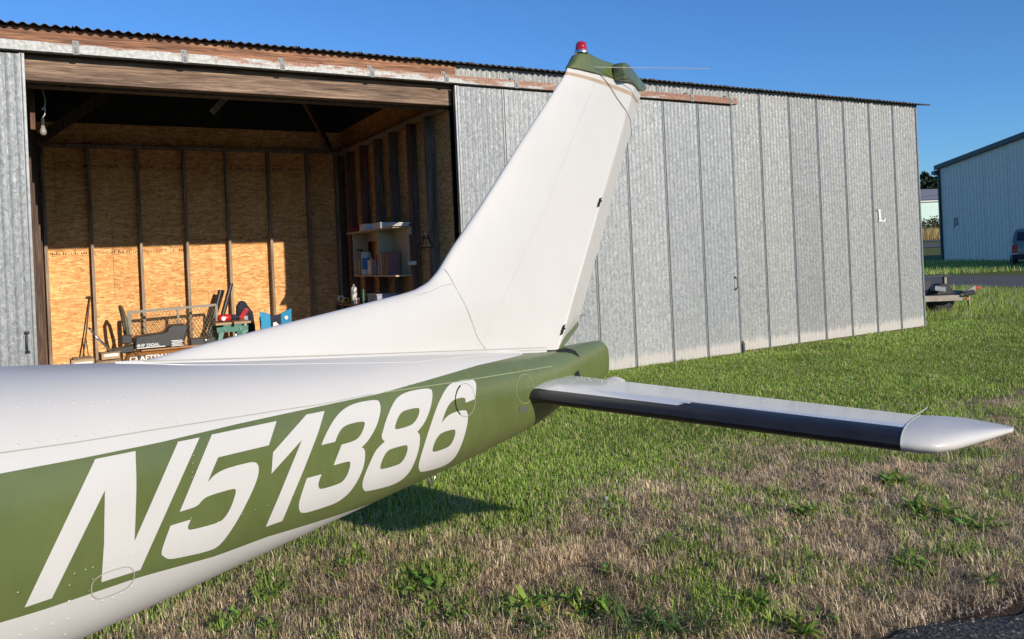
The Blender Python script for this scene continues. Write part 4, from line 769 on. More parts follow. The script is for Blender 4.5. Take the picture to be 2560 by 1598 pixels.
def corr_panel(t0, t1, z0, z1, n, amp=.009, pitch=None, edge=.012):
    """one sheet: fine corrugations between flat lapped edges"""
    wd = t1-t0; k = max(4, round((wd-2*edge)/(pitch or .068))); p = (wd-2*edge)/k
    xs = [(t0, 0.0), (t0+edge, 0.0)]
    for i in range(k):
        for j, a in ((.12,.35),(.28,.92),(.42,1),(.58,1),(.72,.92),(.88,.35),(1.0,0)):
            xs.append((t0+edge+(i+j)*p, -amp*a))
    xs.append((t1, 0.0))
    return MB().grid([[(x, n+y, z0) for x, y in xs], [(x, n+y, z1) for x, y in xs]])
def seam_batten(t, z0, z1, n):
    mb = MB()
    mb.box(t-.021, t-.007, n-.0125, n-.002, z0, z1)
    mb.box(t+.007, t+.021, n-.0125, n-.002, z0, z1)
    mb.box(t-.007, t+.007, n-.004, n-.0015, z0, z1, 1)
    return mb
# front wall sheets, each its own piece
wt = [-2.03,-1.43,-.78,-.15,.43,1.08,1.715,2.414,3.048,3.688,4.323,4.96,5.606,6.237,6.885]
for a, b in zip(wt[:-1], wt[1:]):
    corr_panel(a+.001, b-.001, .035, 3.905, 0).build('wall_panel', M['galv_wall'], hangar, smooth=True, sharp=50)
for x in wt[1:-1]:
    seam_batten(x, .03 if x > 2.3 else 3.55, 3.905, 0).build('wall_seam', [M['galv_plain'], M['seamgrey']], hangar)
for a, b in ((-8.6,-7.95),(-7.95,-7.3),(-7.3,-6.5)):
    corr_panel(a+.001, b-.001, .035, 3.62, 0).build('wall_panel', M['galv_wall'], hangar, smooth=True, sharp=50)
MB().box(6.87, 6.90, -.02, .04, .02, 3.93).build('corner_trim', M['galv_plain'], hangar)
# end and back walls of the building
mb = MB()
mb.add([(6.88,.04,.02),(6.88,9.4,.02),(6.88,9.4,3.85),(6.88,4.5,4.8),(6.88,.04,3.9)], [(0,1,2,3,4)])
mb.build('end_wall', M['galv_wall'], hangar)
mb = MB(); mb.add([(-8.6,.04,.02),(-8.6,9.4,.02),(-8.6,9.4,3.85),(-8.6,4.5,4.8),(-8.6,.04,3.9)], [(0,1,2,3,4)])
mb.build('end_wall', M['galv_wall'], hangar)
mb = MB(); mb.add([(-8.6,9.4,.02),(6.88,9.4,.02),(6.88,9.4,3.85),(-8.6,9.4,3.85)], [(0,1,2,3)])
mb.build('back_wall', M['galv_wall'], hangar)
MB().box(-8.6, 6.86, .02, .10, -.05, .034).build('sill_plate', M['darkwood'], hangar)

# roof: corrugated, its front edge hanging over the wall
def roof_rows(t0, t1, prof):
    xs = []; x = t0
    k = 0
    while x < t1:
        ph = (x-t0) % .69
        a = .011*math.sin(2*math.pi*ph/.0862)
        if ph < .03 or ph > .66: a = .017 if (abs(ph-.015) < .008 or abs(ph-.675) < .008) else -.004
        xs.append((x, a)); x += .0862/8
    return [[(x, n, z+a) for x, a in xs] for n, z in prof]
rows = roof_rows(-8.75, 7.13, [(-.13,3.900),(1.2,4.17),(4.5,4.84)])
rb = MB().grid(rows)
roof = rb.build('roof', M['roofsheet'], hangar, smooth=True)
sm = roof.modifiers.new('thickness', 'SOLIDIFY'); sm.thickness = .004; sm.offset = 1
mb = MB(); mb.add([(-8.75,4.5,4.82),(7.13,4.5,4.82),(7.13,9.8,3.75),(-8.75,9.8,3.75)], [(0,1,2,3)])
mb.build('rear_roof', M['roofsheet'], hangar)
# purlins and rafters under the roof
for i, t in enumerate(np.arange(-8.4, 6.9, 1.22)):
    MB().prism([(.06,3.73),(4.45,4.63),(4.45,4.79),(.06,3.90)], t-.02, t+.02, 'x').build('rafter', M['darkwood'], hangar)
# header: fascia boards, hanging track, deep beam
MB().box(-8.6, -2.035, -.035, .03, 3.735, 3.895).build('fascia_board', M['fascia'], hangar)
beam = MB().box(-6.62, -2.075, .02, .16, 3.415, 3.655).build('header_beam', M['beam'], hangar, bevel=.006)
MB().box(-6.6, -2.08, .16, .30, 3.395, 3.60).build('header_inner_beam', M['darkwood'], hangar)
MB().box(-8.6, -2.0, .0, .04, 3.656, 3.73).build('header_filler', M['darkwood'], hangar)
def track(t0, t1):
    prof = [(-.135,3.742),(-.05,3.742),(-.05,3.655),(-.085,3.648),(-.085,3.656),(-.058,3.664),(-.058,3.732),(-.127,3.732),(-.127,3.664),(-.10,3.656),(-.10,3.648),(-.135,3.655)]
    return MB().prism(prof, t0, t1, 'x')
tr = track(-8.6, 2.46).build('door_track', M['track'], hangar)
brk = None
for t in (-6.93,-5.986,-5.043,-4.091,-3.107,-2.202,-1.262,-.31,.64,1.59,2.34):
    if brk is None:
        mb = MB(); mb.box(-.028,.028,-.047,-.036,3.735,3.80); mb.box(-.028,.028,-.142,-.036,3.735,3.7445)
        mb.box(-.026,.026,-.1425,-.1355,3.646,3.744); mb.tube([(0,-.145,3.665),(0,-.145,3.71)], .010, 6)
        mb.lathe([(.011,-.008),(.011,0)], (0,-.047,3.783), 6, 'y')
        M['bracket'] = plain('dull_bracket_steel', (.27,.275,.27), .8, 0, .2, 20)
        brk = mb.build('track_bracket', M['bracket'], tr, loc=(t,0,0))
    else:
        inst(brk, 'track_bracket', tr, (t,0,0))
# sliding doors in front of the wall
def sliding_door(seams, name):
    d0 = MB().box(seams[0]+.01, seams[-1]-.01, -.088, -.055, .06, 3.60).build(name, M['darkwood'], hangar)
    for a, b in zip(seams[:-1], seams[1:]):
        corr_panel(a+.001, b-.001, .03, 3.625, -.095).build('door_panel', M['galv_door'], d0, smooth=True, sharp=50)
    for x in seams[1:-1]: seam_batten(x, .03, 3.625, -.095).build('panel_seam', [M['galv_plain'], M['seamgrey']], d0)
    for x, s in ((seams[0], 1), (seams[-1], -1)):
        e = MB(); e.box(x-.004, x+.004, -.108, -.05, .03, 3.63); e.box(min(x, x+s*.035), max(x, x+s*.035), -.111, -.1035, .03, 3.63)
        e.tube([(x+s*.02, -.112, .03), (x+s*.02, -.112, 3.63)], .006, 6)
        e.build('edge_trim', M['galv_plain'], d0)
        mb = MB()
        for z in np.arange(.3, 3.6, .42): dome(mb, (x+s*.008, -.111, z), (0,-1,0), .007, .005)
        tag(mb.build('screws', M['alu'], d0), kind='stuff')
    return d0
dr_ = sliding_door([-2.085,-1.43,-.78,-.15,.43,1.08,1.715,2.37], 'sliding_door')
dl_ = sliding_door([-8.4,-7.72,-7.07,-6.405], 'sliding_door')
def pull(t, z, parent):
    mb = MB(); y = -.107
    mb.box(t-.02, t+.02, y-.006, y, z+.075, z+.10); mb.box(t-.02, t+.02, y-.006, y, z-.10, z-.075)
    mb.tube([(t,y-.003,z+.085),(t,y-.04,z+.06),(t,y-.045,z),(t,y-.04,z-.06),(t,y-.003,z-.085)], .007, 6)
    mb.build('pull_handle', M['darkmetal'], parent, smooth=True)
pull(2.285, 1.045, dr_); pull(-6.475, 1.01, dl_)
mb = MB(); mb.box(2.352,2.385,-.128,-.112,.04,.20); mb.tube([(2.37,-.13,.02),(2.37,-.13,.17)], .022, 8)
mb.build('floor_guide', M['darkmetal'], dr_)
# the letter on the wall: upper case L with serifs
def Lp(pts): return [(5.70+a*.20, 1.885+b*.20) for a, b in pts]
mb = MB()
mb.prism(Lp([(.0,1.0),(.0,.94),(.10,.91),(.16,.10),(.06,.06),(.06,0),(.42,0),(.42,.09),(.38,.10),(.33,.94),(.42,.96),(.42,1.0)]), -.030, -.018)
mb.prism(Lp([(.4205,0),(.92,0),(.99,.28),(.93,.28),(.80,.14),(.68,.09),(.4205,.09)]), -.030, -.018)
M['letter'] = plain('white_letter_plastic', (.80,.80,.78), .4)
mb.build('wall_letter', M['letter'], hangar)

# inside: floor, walls, studs
mb = MB().box(-6.48, -2.0, .12, 4.62, -.1, .03)
mb.build('floor_slab', M['concrete'], hangar)
BW = 4.50
# back wall: strand board sheets laid in courses
for z0, z1, offs in ((.04,1.25,0), (1.253,2.47,.9), (2.473,3.43,.2), (3.50,3.80,.6)):
    xs = [-6.47] + [x for x in np.arange(-6.47+offs, -2.1, 2.2) if -6.3 < x < -2.3] + [-2.03]
    for a, b in zip(xs[:-1], xs[1:]):
        MB().box(a+.002, b-.002, BW, BW+.012, z0, z1).build('strand_board', M['osb'], hangar)
MB().box(-6.47, -2.03, BW+.02, BW+.06, 0, 4.77).build('back_sheathing', M['roofin'], hangar)
MB().box(-6.47, -2.06, BW-.125, BW-.001, 3.43, 3.475).build('top_plate', M['stud'], hangar)
MB().box(-6.47, -2.06, BW-.09, BW-.001, .03, .07).build('bottom_plate', M['stud'], hangar)
for x in (-6.41,-5.835,-5.195,-4.557,-3.94,-3.30,-2.672,-2.19):
    MB().box(x-.019, x+.019, BW-.14+random.uniform(-.003,.003), BW-.001, .071, 3.429).build('stud', M['stud'], hangar)
MB().box(-2.165, -2.07, BW-.16, BW-.001, .03, 3.42).build('corner_post', M['darkwood'], hangar)
# right wall
RW = -2.055
for n0, n1 in ((.17,1.7),(1.703,3.1),(3.103,BW-.002)):
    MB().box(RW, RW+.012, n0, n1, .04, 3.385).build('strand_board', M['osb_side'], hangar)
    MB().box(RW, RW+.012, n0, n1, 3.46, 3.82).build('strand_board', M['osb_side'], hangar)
MB().prism([(.17,0),(4.56,0),(4.56,4.78),(.17,3.90)], RW+.013, RW+.022, 'x').build('side_sheathing', M['roofin'], hangar)
MB().box(RW-.14, RW-.001, .17, BW-.13, 3.39, 3.43).build('top_plate', M['stud'], hangar)
M['stud_red'] = wood('red_brown_stud', ((.10,.045,.03), (.19,.09,.06), (.27,.14,.10)), grain=(30,30,1.2), knots=False)
M['stud_warm'] = wood('brown_grey_stud', ((.10,.065,.045), (.19,.13,.09), (.28,.20,.14)), grain=(30,30,1.2), knots=False)
for i, y in enumerate((.62,1.22,1.9,2.52,3.17,3.83)):
    MB().box(RW-.135, RW-.001, y-.022, y+.022, .05, 3.389).build('stud', M['stud_red'] if i in (1,4,5) else M['stud_warm'], hangar)
# left wall of the room, dark panelling with studs
MB().prism([(.16,.03),(BW-.001,.03),(BW-.001,4.74),(.16,3.90)], -6.5, -6.485, 'x').build('left_wall', M['darkwood'], hangar)
for y in (.35,1.0,1.65,2.3,2.95,3.6,4.2):
    MB().box(-6.484, -6.445, y-.045, y+.045, .03, 3.42).build('stud', M['darkwood'], hangar)
MB().box(-6.40, -6.36, .62, .70, 3.06, 3.62).build('hanging_post', M['stud_red'], hangar)
# braces and ties in the roof space
MB().bar((-4.62,1.1,3.40), (-4.05,1.1,4.05), .04, .07).build('roof_brace', M['stud'], hangar)
MB().bar((-3.35,2.6,4.3), (-2.3,4.3,3.5), .04, .12).build('roof_brace', M['darkwood'], hangar)
MB().bar((-6.43,3.9,3.45), (-5.6,3.9,4.1), .04, .14).build('roof_brace', M['darkwood'], hangar)
MB().box(-6.45, -2.1, 2.3, 2.34, 3.86, 3.98).build('roof_tie', M['darkwood'], hangar)
# mill stamps on the boards
def stamp(x0, x1, z, h, seed):
    r = random.Random(seed); mb = MB(); x = x0; y = BW-.0012
    def q(a, b, c, d): mb.add([(a,y,c),(b,y,c),(b,y,d),(a,y,d)], [(0,1,2,3)])
    while x < x1-.1:
        k = r.random()
        if k < .3:
            wd = r.uniform(.14,.30)
            q(x,x+wd,z,z+.004); q(x,x+wd,z+h,z+h+.004); q(x,x+.004,z+.005,z+h-.001); q(x+wd-.004,x+wd,z+.005,z+h-.001)
            for i in range(int(wd/.03)):
                if r.random() < .7: q(x+.012+i*.028, x+.012+i*.028+.016, z+h*.25, z+h*r.uniform(.5,.85))
            x += wd+.03
        elif k < .8:
            for i in range(r.randint(3,7)):
                q(x, x+.004, z, z+h*r.uniform(.6,1)); 
                if r.random() < .5: q(x+.0045, x+.018, z+h*.45, z+h*.45+.005)
                x += r.uniform(.012,.028)
            x += .02
        else: x += .06
    tag(mb.build('board_stamp', M['print'], hangar), kind='stuff')
stamp(-6.36,-4.6,1.875,.07,3); stamp(-4.5,-2.3,2.03,.075,4); stamp(-6.3,-2.5,3.13,.085,5); stamp(-3.8,-3.35,.86,.06,6)

# ---------------- things in the hangar
def HT_(name, t, n, label, cat, group=None, z=.03, rz=0): return empty(name, HP(t, n, z), HRZ+rz, label, cat, group)
M['tank'] = plain('tan_tank_paint', (.36,.165,.055), .35, coat=.2)
M['blackpl'] = plain('black_plastic', (.022,.023,.024), .45, var=.25, scale=30)
M['chrome'] = plain('chrome_tube', (.6,.6,.6), .2, .9)
M['white_print'] = plain('white_print', (.75,.75,.73), .5)
M['red'] = plain('red_plastic', (.48,.02,.025), .35)
M['teal'] = plain('green_bench_paint', (.035,.17,.12), .45)
M['blue'] = plain('blue_chair_fabric', (.03,.28,.50), .75)
M['navy'] = plain('navy_fabric', (.02,.025,.045), .85)
M['cardboard'] = plain('cardboard', (.42,.29,.17), .8)
M['olive'] = plain('olive_steel', (.12,.115,.075), .55, .2)
M['steelgrey'] = plain('grey_painted_steel', (.20,.19,.16), .5, .2)
M['paper'] = plain('white_paper', (.72,.71,.68), .7)
# air compressor
ac = HT_('air_compressor', -5.25, 2.3, 'tan and black air compressor with white lettering in front of the cart', 'air compressor')
prof = [(.02,-.43),(.10,-.425),(.17,-.39),(.20,-.34),(.205,-.30),(.205,.30),(.20,.34),(.17,.39),(.10,.425),(.02,.43)]
tk = MB().lathe(prof, (.08,0,.395), 28, 'x').build('tank', M['tank'], ac, smooth=True)
MB().box(-.15,.75,-.13,.13,.592,.612).build('base_plate', M['tank'], ac)
mb = MB()
mb.prism([(-.22,.613),(.34,.613),(.35,.70),(.40,.84),(.40,.86),(.36,.885),(.20,.885),(.155,.865),(.14,.82),(.10,.80),(-.20,.775),(-.235,.75)], -.14, .16)
mc = mb.build('motor_cover', M['blackpl'], ac, bevel=.02)
mb = MB()
for i in range(9): mb.box(.405,.412,-.10,.12,.70+i*.017,.708+i*.017)
mb.build('vent_slats', M['rubber'], mc)
MB().prism([(-.62,.59),(-.225,.59),(-.225,.68),(-.45,.645)], -.10, .10).build('front_shroud', M['blackpl'], ac, bevel=.012)
MB().box(-.36,-.24,-.09,.06,.70,.80).build('pump_head', M['blackpl'], ac, bevel=.01)
MB().box(.415,.72,-.10,.10,.592,.69).build('control_box', M['blackpl'], ac, bevel=.012)
MB().lathe([(.03,0),(.03,.03),(.025,.032)], (.60,-.105,.66), 14, 'y').build('gauge', M['chrome'], ac, smooth=True)
mb = MB(); mb.tube([(-.46,-.12,.60),(-.62,-.12,.80),(-.68,-.12,.90)], .012, 8); mb.tube([(-.46,.10,.60),(-.62,.10,.80),(-.68,.10,.90)], .012, 8); mb.tube([(-.68,-.12,.90),(-.70,0,.92),(-.68,.10,.90)], .013, 8)
mb.build('handle', M['chrome'], ac, smooth=True)
for x in (-.3, .45):
    MB().lathe([(.04,-.04),(.11,-.045),(.125,-.02),(.125,.02),(.11,.045),(.04,.04)], (x,-.22,.125), 18, 'y').build('wheel', M['rubber'], ac, smooth=True)
MB().tube([(-.36,-.02,.60),(-.50,-.1,.585),(-.62,-.16,.52),(-.64,-.15,.40),(-.6,-.12,.30)], .016, 8).build('air_hose', M['tank'], ac, smooth=True)
MB().tube([(-.2,-.15,.76),(-.215,-.17,.65),(-.19,-.20,.55),(-.18,-.215,.45)], .006, 6).build('power_cord', M['rubber'], ac, smooth=True)
text_obj('tank_lettering', 'CRAFTSMAN', .088, M['white_print'], tk, (-.29,-.1985,.488), (R(70),0,0), sx=1.0, bold=.0022)
MB().box(-.27,-.10,-.190,-.1595,.545,.552).build('tank_stripe', M['darkmetal'], tk)
text_obj('cover_lettering', '4HP 25GAL', .052, M['white_print'], mc, (-.20,-.1425,.650), (R(90),0,0), bold=.001)
MB().box(-.20,.12,-.1425,-.1415,.632,.642).build('print_line', M['white_print'], mc)
text_obj('cover_lettering', 'OIL\nFREE', .04, M['white_print'], mc, (.17,-.1425,.67), (R(90),0,0), shear=.3) if False else None
mb = MB()
for i in range(5): mb.box(.19+.01*(i % 2),.33-.012*(i % 3),-.1425,-.1415,.625+i*.016,.633+i*.016)
mb.build('print_block', M['white_print'], mc)
# steel mesh cart
ct_ = HT_('mesh_cart', -4.82, 4.0, 'grey steel cart with wire mesh side leaning near the back wall', 'cart')
fr = MB(); X0, X1 = -.62, .58
for z0 in (1.0, .33): fr.bar((X0,0,z0), (X1,0,z0+.025), .035)
fr.bar((X0+.02,0,.20), (X0+.02,0,1.0), .05); fr.bar((X1,0,.20), (X1,0,1.02), .035); fr.bar((.045,.0,.34), (.045,.0,1.0), .065, .03)
fr.build('side_frame', M['steelgrey'], ct_)
mb = MB(); sp = .05
for s in (1, -1):
    for k in np.arange(-.9, 1.6, sp):
        # line z = s*1.75*(x-k) clipped
        pts = []
        for x in np.linspace(X0, X1, 400):
            z = .35 + (s*1.75*(x-(k if s > 0 else X1-k-.3)))
            if .35 <= z <= 1.0: pts.append((x, z))
        if len(pts) > 3: mb.bar((pts[0][0],.002*s,pts[0][1]), (pts[-1][0],.002*s,pts[-1][1]), .0045)
tag(mb.build('wire_mesh', M['olive'], ct_), kind='stuff')
mb = MB()
loop = [(X0-.02,-.02,.1),(X0-.03,-.03,.55),(X0-.05,-.10,.80),(X0-.08,-.13,1.0),(X0-.10,-.22,1.10),(X0-.09,-.38,1.08),(X0-.05,-.52,.92),(X0-.03,-.46,.72),(X0-.02,-.40,.55),(X0-.02,-.38,.1)]
mb.tube(loop, .024, 8); mb.tube([loop[3], loop[6]], .018, 8) if False else None
mb.tube([(X0-.03,-.1,.78),(X0-.03,-.40,.62)], .018, 8); mb.tube([(X0-.03,-.03,.30),(X0-.03,-.40,.50)], .018, 8)
mb.build('end_loop', M['olive'], ct_, smooth=True)
mb = MB()
for i in range(7): mb.bar((X0-.025,-.39+.03*i,.12), (X0-.025,-.36+.045*i,.70), .006)
mb.build('end_bars', M['olive'], ct_)
MB().box(X0, X1, -.42, -.03, .14, .18).build('deck', M['steelgrey'], ct_)
for x in (X0+.12, X1-.12):
    MB().lathe([(.02,-.02),(.09,-.025),(.10,0),(.09,.025),(.02,.02)], (x,-.22,.10), 16, 'y').build('wheel', M['rubber'], ct_, smooth=True)
# leaning foam tubes
for a, b, r, lab in (((-4.42,3.95,.03),(-3.985,4.16,1.36),.033,'long black tube leaning above the cart, nearer one reaching highest'),
                     ((-4.52,4.10,.03),(-4.125,4.28,1.26),.036,'shorter black tube leaning behind the taller one by the cart')):
    A_, B_ = HP(*a), HP(*b)
    o = MB().tube([Vector((0,0,0)), (B_-A_)*.5, B_-A_], r, 12).build('foam_tube', M['blackpl'], None, smooth=True, loc=A_, sharp=50)
    tag(o, lab, 'tube', 'black foam tubes leaning by the cart')
# T-handled tool leaning on the wall
o = HT_('push_tool', -6.0, 4.28, 'thin T-handled yard tool leaning on the strand board', 'tool')
mb = MB(); mb.tube([(-.08,-.10,.0),(.04,.05,.75),(.105,.16,1.24)], [.012,.010,.009], 8); mb.build('shaft', M['darkwood'], o, smooth=True)
MB().bar((.06,.16,1.245), (.155,.165,1.24), .02).build('handle', M['darkwood'], o)
MB().tube([(.03,.04,.66),(.06,-.02,.30),(.07,-.06,0)], .008, 6).build('side_rod', M['darkwood'], o)
# black bag / hose bundle behind the bench
o = HT_('black_bag', -3.92, 3.55, 'black padded bag hung upright behind the green workbench', 'bag')
rows = []
for z, wv, dv in ((.0,.16,.10),(.3,.15,.10),(.70,.145,.09),(.90,.12,.08),(1.0,.085,.06),(1.06,.05,.04),(1.08,.01,.01)):
    rows.append([(wv*math.cos(t)-.03*(z > .9), dv*math.sin(t), z) for t in np.linspace(0, 2*math.pi, 14, endpoint=False)])
mb = MB().grid(rows, closed=True); mb.f.append(tuple(range(14))); mb.m.append(0); mb.build('bag_body', M['navy'], o, smooth=True)
MB().tube([(-.10,-.07,.55),(-.08,-.09,.85),(0,-.07,1.03),(.07,-.08,.85),(.12,-.08,.55)], .014, 8).build('strap', M['rubber'], o, smooth=True)
MB().box(-.035,.03,-.115,-.09,.62,.86).build('buckle', M['galv_plain'], o, bevel=.008)
# folding workbench
wb = HT_('workbench', -4.23, 2.95, 'green folding workbench with wooden jaws and tools on it', 'workbench')
for i, (x0, x1) in enumerate(((-.22,-.01),(.02,.24))): MB().box(x0, x1, -.24, .22, .80, .83).build('jaw', M['cardboard'], wb, bevel=.004)
for y in (-.22,.18): MB().prism([(-.20,.70),(.20,.70),(.205,.77),(.12,.77),(.12,.795),(.02,.795),(.02,.765),(-.02,.765),(-.02,.795),(-.12,.795),(-.12,.77),(-.205,.77)], y, y+.03).build('head_plate', M['teal'], wb)
for s in (-1, 1):
    for y in (-.20, .20):
        MB().bar((s*.14,y,.70), (s*.33,y*1.3,.0), .055, .03, up=(0,1,0)).build('leg', M['teal'], wb)
        MB().lathe([(.012,-.006),(.012,0)], (s*.10,y-.034,.735), 8, 'y').build('bolt', M['chrome'], wb)
MB().bar((-.25,-.26,.30), (.25,-.26,.30), .05, .03).build('step', M['teal'], wb)
o = HT_('power_tool', -4.20, 2.86, 'red and black hand tool lying on the green workbench', 'power tool', z=.862)
mb = MB(); mb.lathe([(.02,-.16),(.045,-.15),(.052,-.06),(.048,0),(.03,.02)], (-.04,0,.055), 14, 'x'); mb.build('motor_housing', M['red'], o, smooth=True)
MB().lathe([(.035,.021),(.04,.05),(.028,.09),(.012,.13)], (-.04,0,.055), 12, 'x').build('front_housing', M['navy'], o, smooth=True)
MB().bar((.10,0,.03), (.19,-.02,.16), .06, .06).build('red_case', M['red'], o, bevel=.008)
MB().bar((-.10,0,.04), (-.14,.0,-.0), .045).build('grip', M['rubber'], o)
MB().lathe([(.03,-.012),(.03,0)], (-.13,-.045,.05), 12, 'y').build('end_cap', M['paper'], o)
o = HT_('white_bag', -4.18, 2.80, 'white plastic bag with orange print hanging under the workbench', 'bag', z=.42)
rows = []
for z, wv in ((0,.05),(.05,.075),(.14,.07),(.20,.04),(.25,.015),(.27,.02)):
    rows.append([(wv*(1+.2*math.sin(3*t+z*20))*math.cos(t), .6*wv*math.sin(t), z) for t in np.linspace(0, 2*math.pi, 12, endpoint=False)])
mb = MB().grid(rows, closed=True); mb.f.append(tuple(range(12))); mb.m.append(0); mb.build('bag_body', M['paper'], o, smooth=True)
M['orange'] = plain('orange_print', (.65,.22,.05), .6)
mb = MB()
for i in range(6): mb.box(-.03+.012*(i % 3), -.01+.014*(i % 4), -.052, -.046, .05+.018*i, .062+.018*i)
mb.build('print', M['orange'], o)
# camp chair
cc = HT_('camp_chair', -3.60, 2.95, 'bright blue folding camp chair with dark centre stripe', 'chair', rz=-.12)
def cloth(x0, x1, z0, zf, name, mat, yo=0):
    rows = []
    for z in np.linspace(0, 1, 9):
        r = []
        for x in np.linspace(x0, x1, 10):
            f = (x+.22)/.44; top = .90+.035*math.cos(2*math.pi*f)+.02*(f-.5); bot = z0+.05*abs(f-.5)
            r.append((x*(1-.18*(1-z)), yo+.05*math.sin(math.pi*f)+.03*(1-z), bot+(top-bot)*z))
        rows.append(r)
    o_ = MB().grid(rows).build(name, mat, cc, smooth=True)
    s_ = o_.modifiers.new('thickness', 'SOLIDIFY'); s_.thickness = .006
cloth(-.22,-.075,.45,0,'back_panel',M['blue']); cloth(-.0745,.0745,.45,0,'back_stripe',M['navy']); cloth(.075,.22,.45,0,'back_panel',M['blue'])
MB().box(-.22,.22,-.40,.02,.40,.42).build('seat', M['navy'], cc, bevel=.008)
for s in (-1, 1):
    MB().tube([(s*.2,.06,.45),(s*.215,.05,.86)], .009, 8).build('back_pole', M['steelgrey'], cc, smooth=True)
    MB().tube([(s*.22,-.40,0),(-s*.2,-.38,.41)], .009, 8).build('leg', M['steelgrey'], cc, smooth=True)
    MB().tube([(s*.22,.10,0),(s*.2,.06,.45)], .009, 8).build('leg', M['steelgrey'], cc, smooth=True)
mb = MB(); mb.lathe([(.028,-.003),(.026,0),(.0,.001)], (.145,.015,.82), 12, 'y'); mb.build('emblem', M['paper'], cc)
mb = MB(); mb.prism([(-.045,.66),(.03,.60),(.045,.72),(.0,.77),(-.04,.76)], .015, .018); mb.build('stripe_print', M['paper'], cc)
# cardboard boxes behind the fuselage line
def carton(t, n, sx, sy, sz, rz, lab, z=.03, lid=True):
    o = HT_('cardboard_box', t, n, lab, 'box', 'cardboard boxes inside the door', z, rz)
    mb = MB(); mb.box(-sx/2,sx/2,-sy/2,sy/2,0,sz); mb.build('carton', M['cardboard'], o, bevel=.003)
    MB().box(-sx/2+.03,sx/2-.02,-sy/2-.003,-sy/2,sz*.45,sz*.95).build('white_label', M['paper'], o)
    MB().box(-sx/2-.012,-.002,-sy/2+.01,sy/2,sz+.001,sz+.006).build('flap', M['cardboard'], o, rot=(0,.06,0))
    MB().box(.002,sx/2+.012,-sy/2+.01,sy/2,sz+.001,sz+.006).build('flap', M['cardboard'], o, rot=(0,-.05,0))
    return o
carton(-6.04, 2.2, .24, .3, .575, .05, 'low cardboard box left of the taller boxes, white label, flaps open')
carton(-5.76, 2.15, .27, .3, .525, -.05, 'cardboard box carrying the topmost white carton beside the compressor')
carton(-5.75, 2.18, .20, .22, .07, .12, 'small white-fronted carton on top of another box beside the compressor', z=.575)
# shelf on the right wall
sh = HT_('wall_shelf', RW-.24, 0, 'plywood shelf box fixed to studs on the right wall', 'shelf', z=0)
M['ply'] = plain('pale_plywood', (.50,.38,.23), .7, var=.15, scale=4)
SY0, SY1 = 1.2, 2.95
MB().box(-.17,.10,SY0-.03,SY1+.16,2.025,2.045).build('top_board', M['ply'], sh)
MB().box(-.13,.10,SY0+.02,SY1,1.385,1.405).build('bottom_board', M['ply'], sh)
MB().box(-.13,.10,SY1-.03,SY1-.008,1.406,2.024).build('end_board', M['ply'], sh)
MB().box(-.13,.10,1.86,1.882,1.406,2.024).build('divider', M['ply'], sh)
MB().box(.085,.10,SY0+.05,1.859,1.406,2.024).build('back_board', M['ply'], sh)
MB().box(.085,.10,1.883,SY1-.031,1.90,2.024).build('back_rail', M['ply'], sh)
MB().box(.06,.10,SY0-.03,SY0+.05,1.93,2.024).build('bracket', M['ply'], sh)
MB().box(.06,.10,SY0-.15,SY0+.05,1.53,1.58).build('bracket', M['paper'], sh)
def on_shelf(name, y, lab, cat, z=1.406, x=-.05, group='things on the plywood shelf'): return HT_(name, RW-.24+x, y, lab, cat, group, z)
M['amber'] = plain('amber_soap', (.40,.22,.06), .25)
M['bluelab'] = plain('blue_label', (.03,.16,.42), .4)
M['tinlab'] = plain('tin_can_paint', (.45,.43,.33), .4)
o = on_shelf('pump_bottle', 2.80, 'amber soap bottle with black pump at the far end of the shelf', 'bottle')
MB().lathe([(.02,0),(.045,.005),(.048,.02),(.048,.22),(.03,.27),(.018,.28),(.018,.30)], (0,0,0), 14).build('bottle_body', M['amber'], o, smooth=True)
mb = MB(); mb.tube([(0,0,.30),(0,0,.37)], .01, 8); mb.bar((.015,0,.375), (-.07,0,.37), .02); mb.build('pump', M['rubber'], o)
o = on_shelf('wipes_canister', 2.60, 'white canister with blue label beside the pump bottle', 'canister')
MB().lathe([(.07,0),(.075,.01),(.075,.30),(.068,.31)], (0,0,0), 18).build('tub', M['paper'], o, smooth=True, sharp=40)
MB().lathe([(.0755,.08),(.0765,.081),(.0765,.25),(.0755,.251)], (0,0,0), 18).build('label_band', M['bluelab'], o, smooth=True, sharp=40)
MB().lathe([(.066,.311),(.066,.335),(.02,.34)], (0,0,0), 18).build('lid', M['paper'], o, smooth=True, sharp=40)
o = on_shelf('paint_thinner_can', 2.36, 'rectangular cream can with white cap in the middle of the shelf', 'can')
MB().box(-.04,.04,-.08,.08,0,.22).build('can_body', M['tinlab'], o, bevel=.006); MB().lathe([(.018,.221),(.018,.25)], (0,.03,0), 10).build('cap', M['paper'], o)
MB().box(-.0415,-.0405,-.07,.07,.05,.15).build('can_label', M['paper'], o)
o = on_shelf('spray_bottle', 2.10, 'red bottle near the divider on the shelf', 'bottle')
MB().lathe([(.035,0),(.04,.01),(.04,.18),(.02,.24),(.014,.30)], (0,0,0), 12).build('bottle_body', M['red'], o, smooth=True)
MB().lathe([(.016,.301),(.016,.33)], (0,0,0), 10).build('cap', M['paper'], o)
o = on_shelf('detergent_jug', 1.96, 'blue jug against the divider on the shelf', 'jug')
MB().lathe([(.05,0),(.06,.01),(.06,.12),(.05,.18),(.025,.22),(.02,.25)], (0,0,0), 12).build('jug_body', M['bluelab'], o, smooth=True)
MB().tube([(-.055,0,.16),(-.085,0,.12),(-.06,0,.06)], .008, 6).build('handle', M['bluelab'], o, smooth=True)
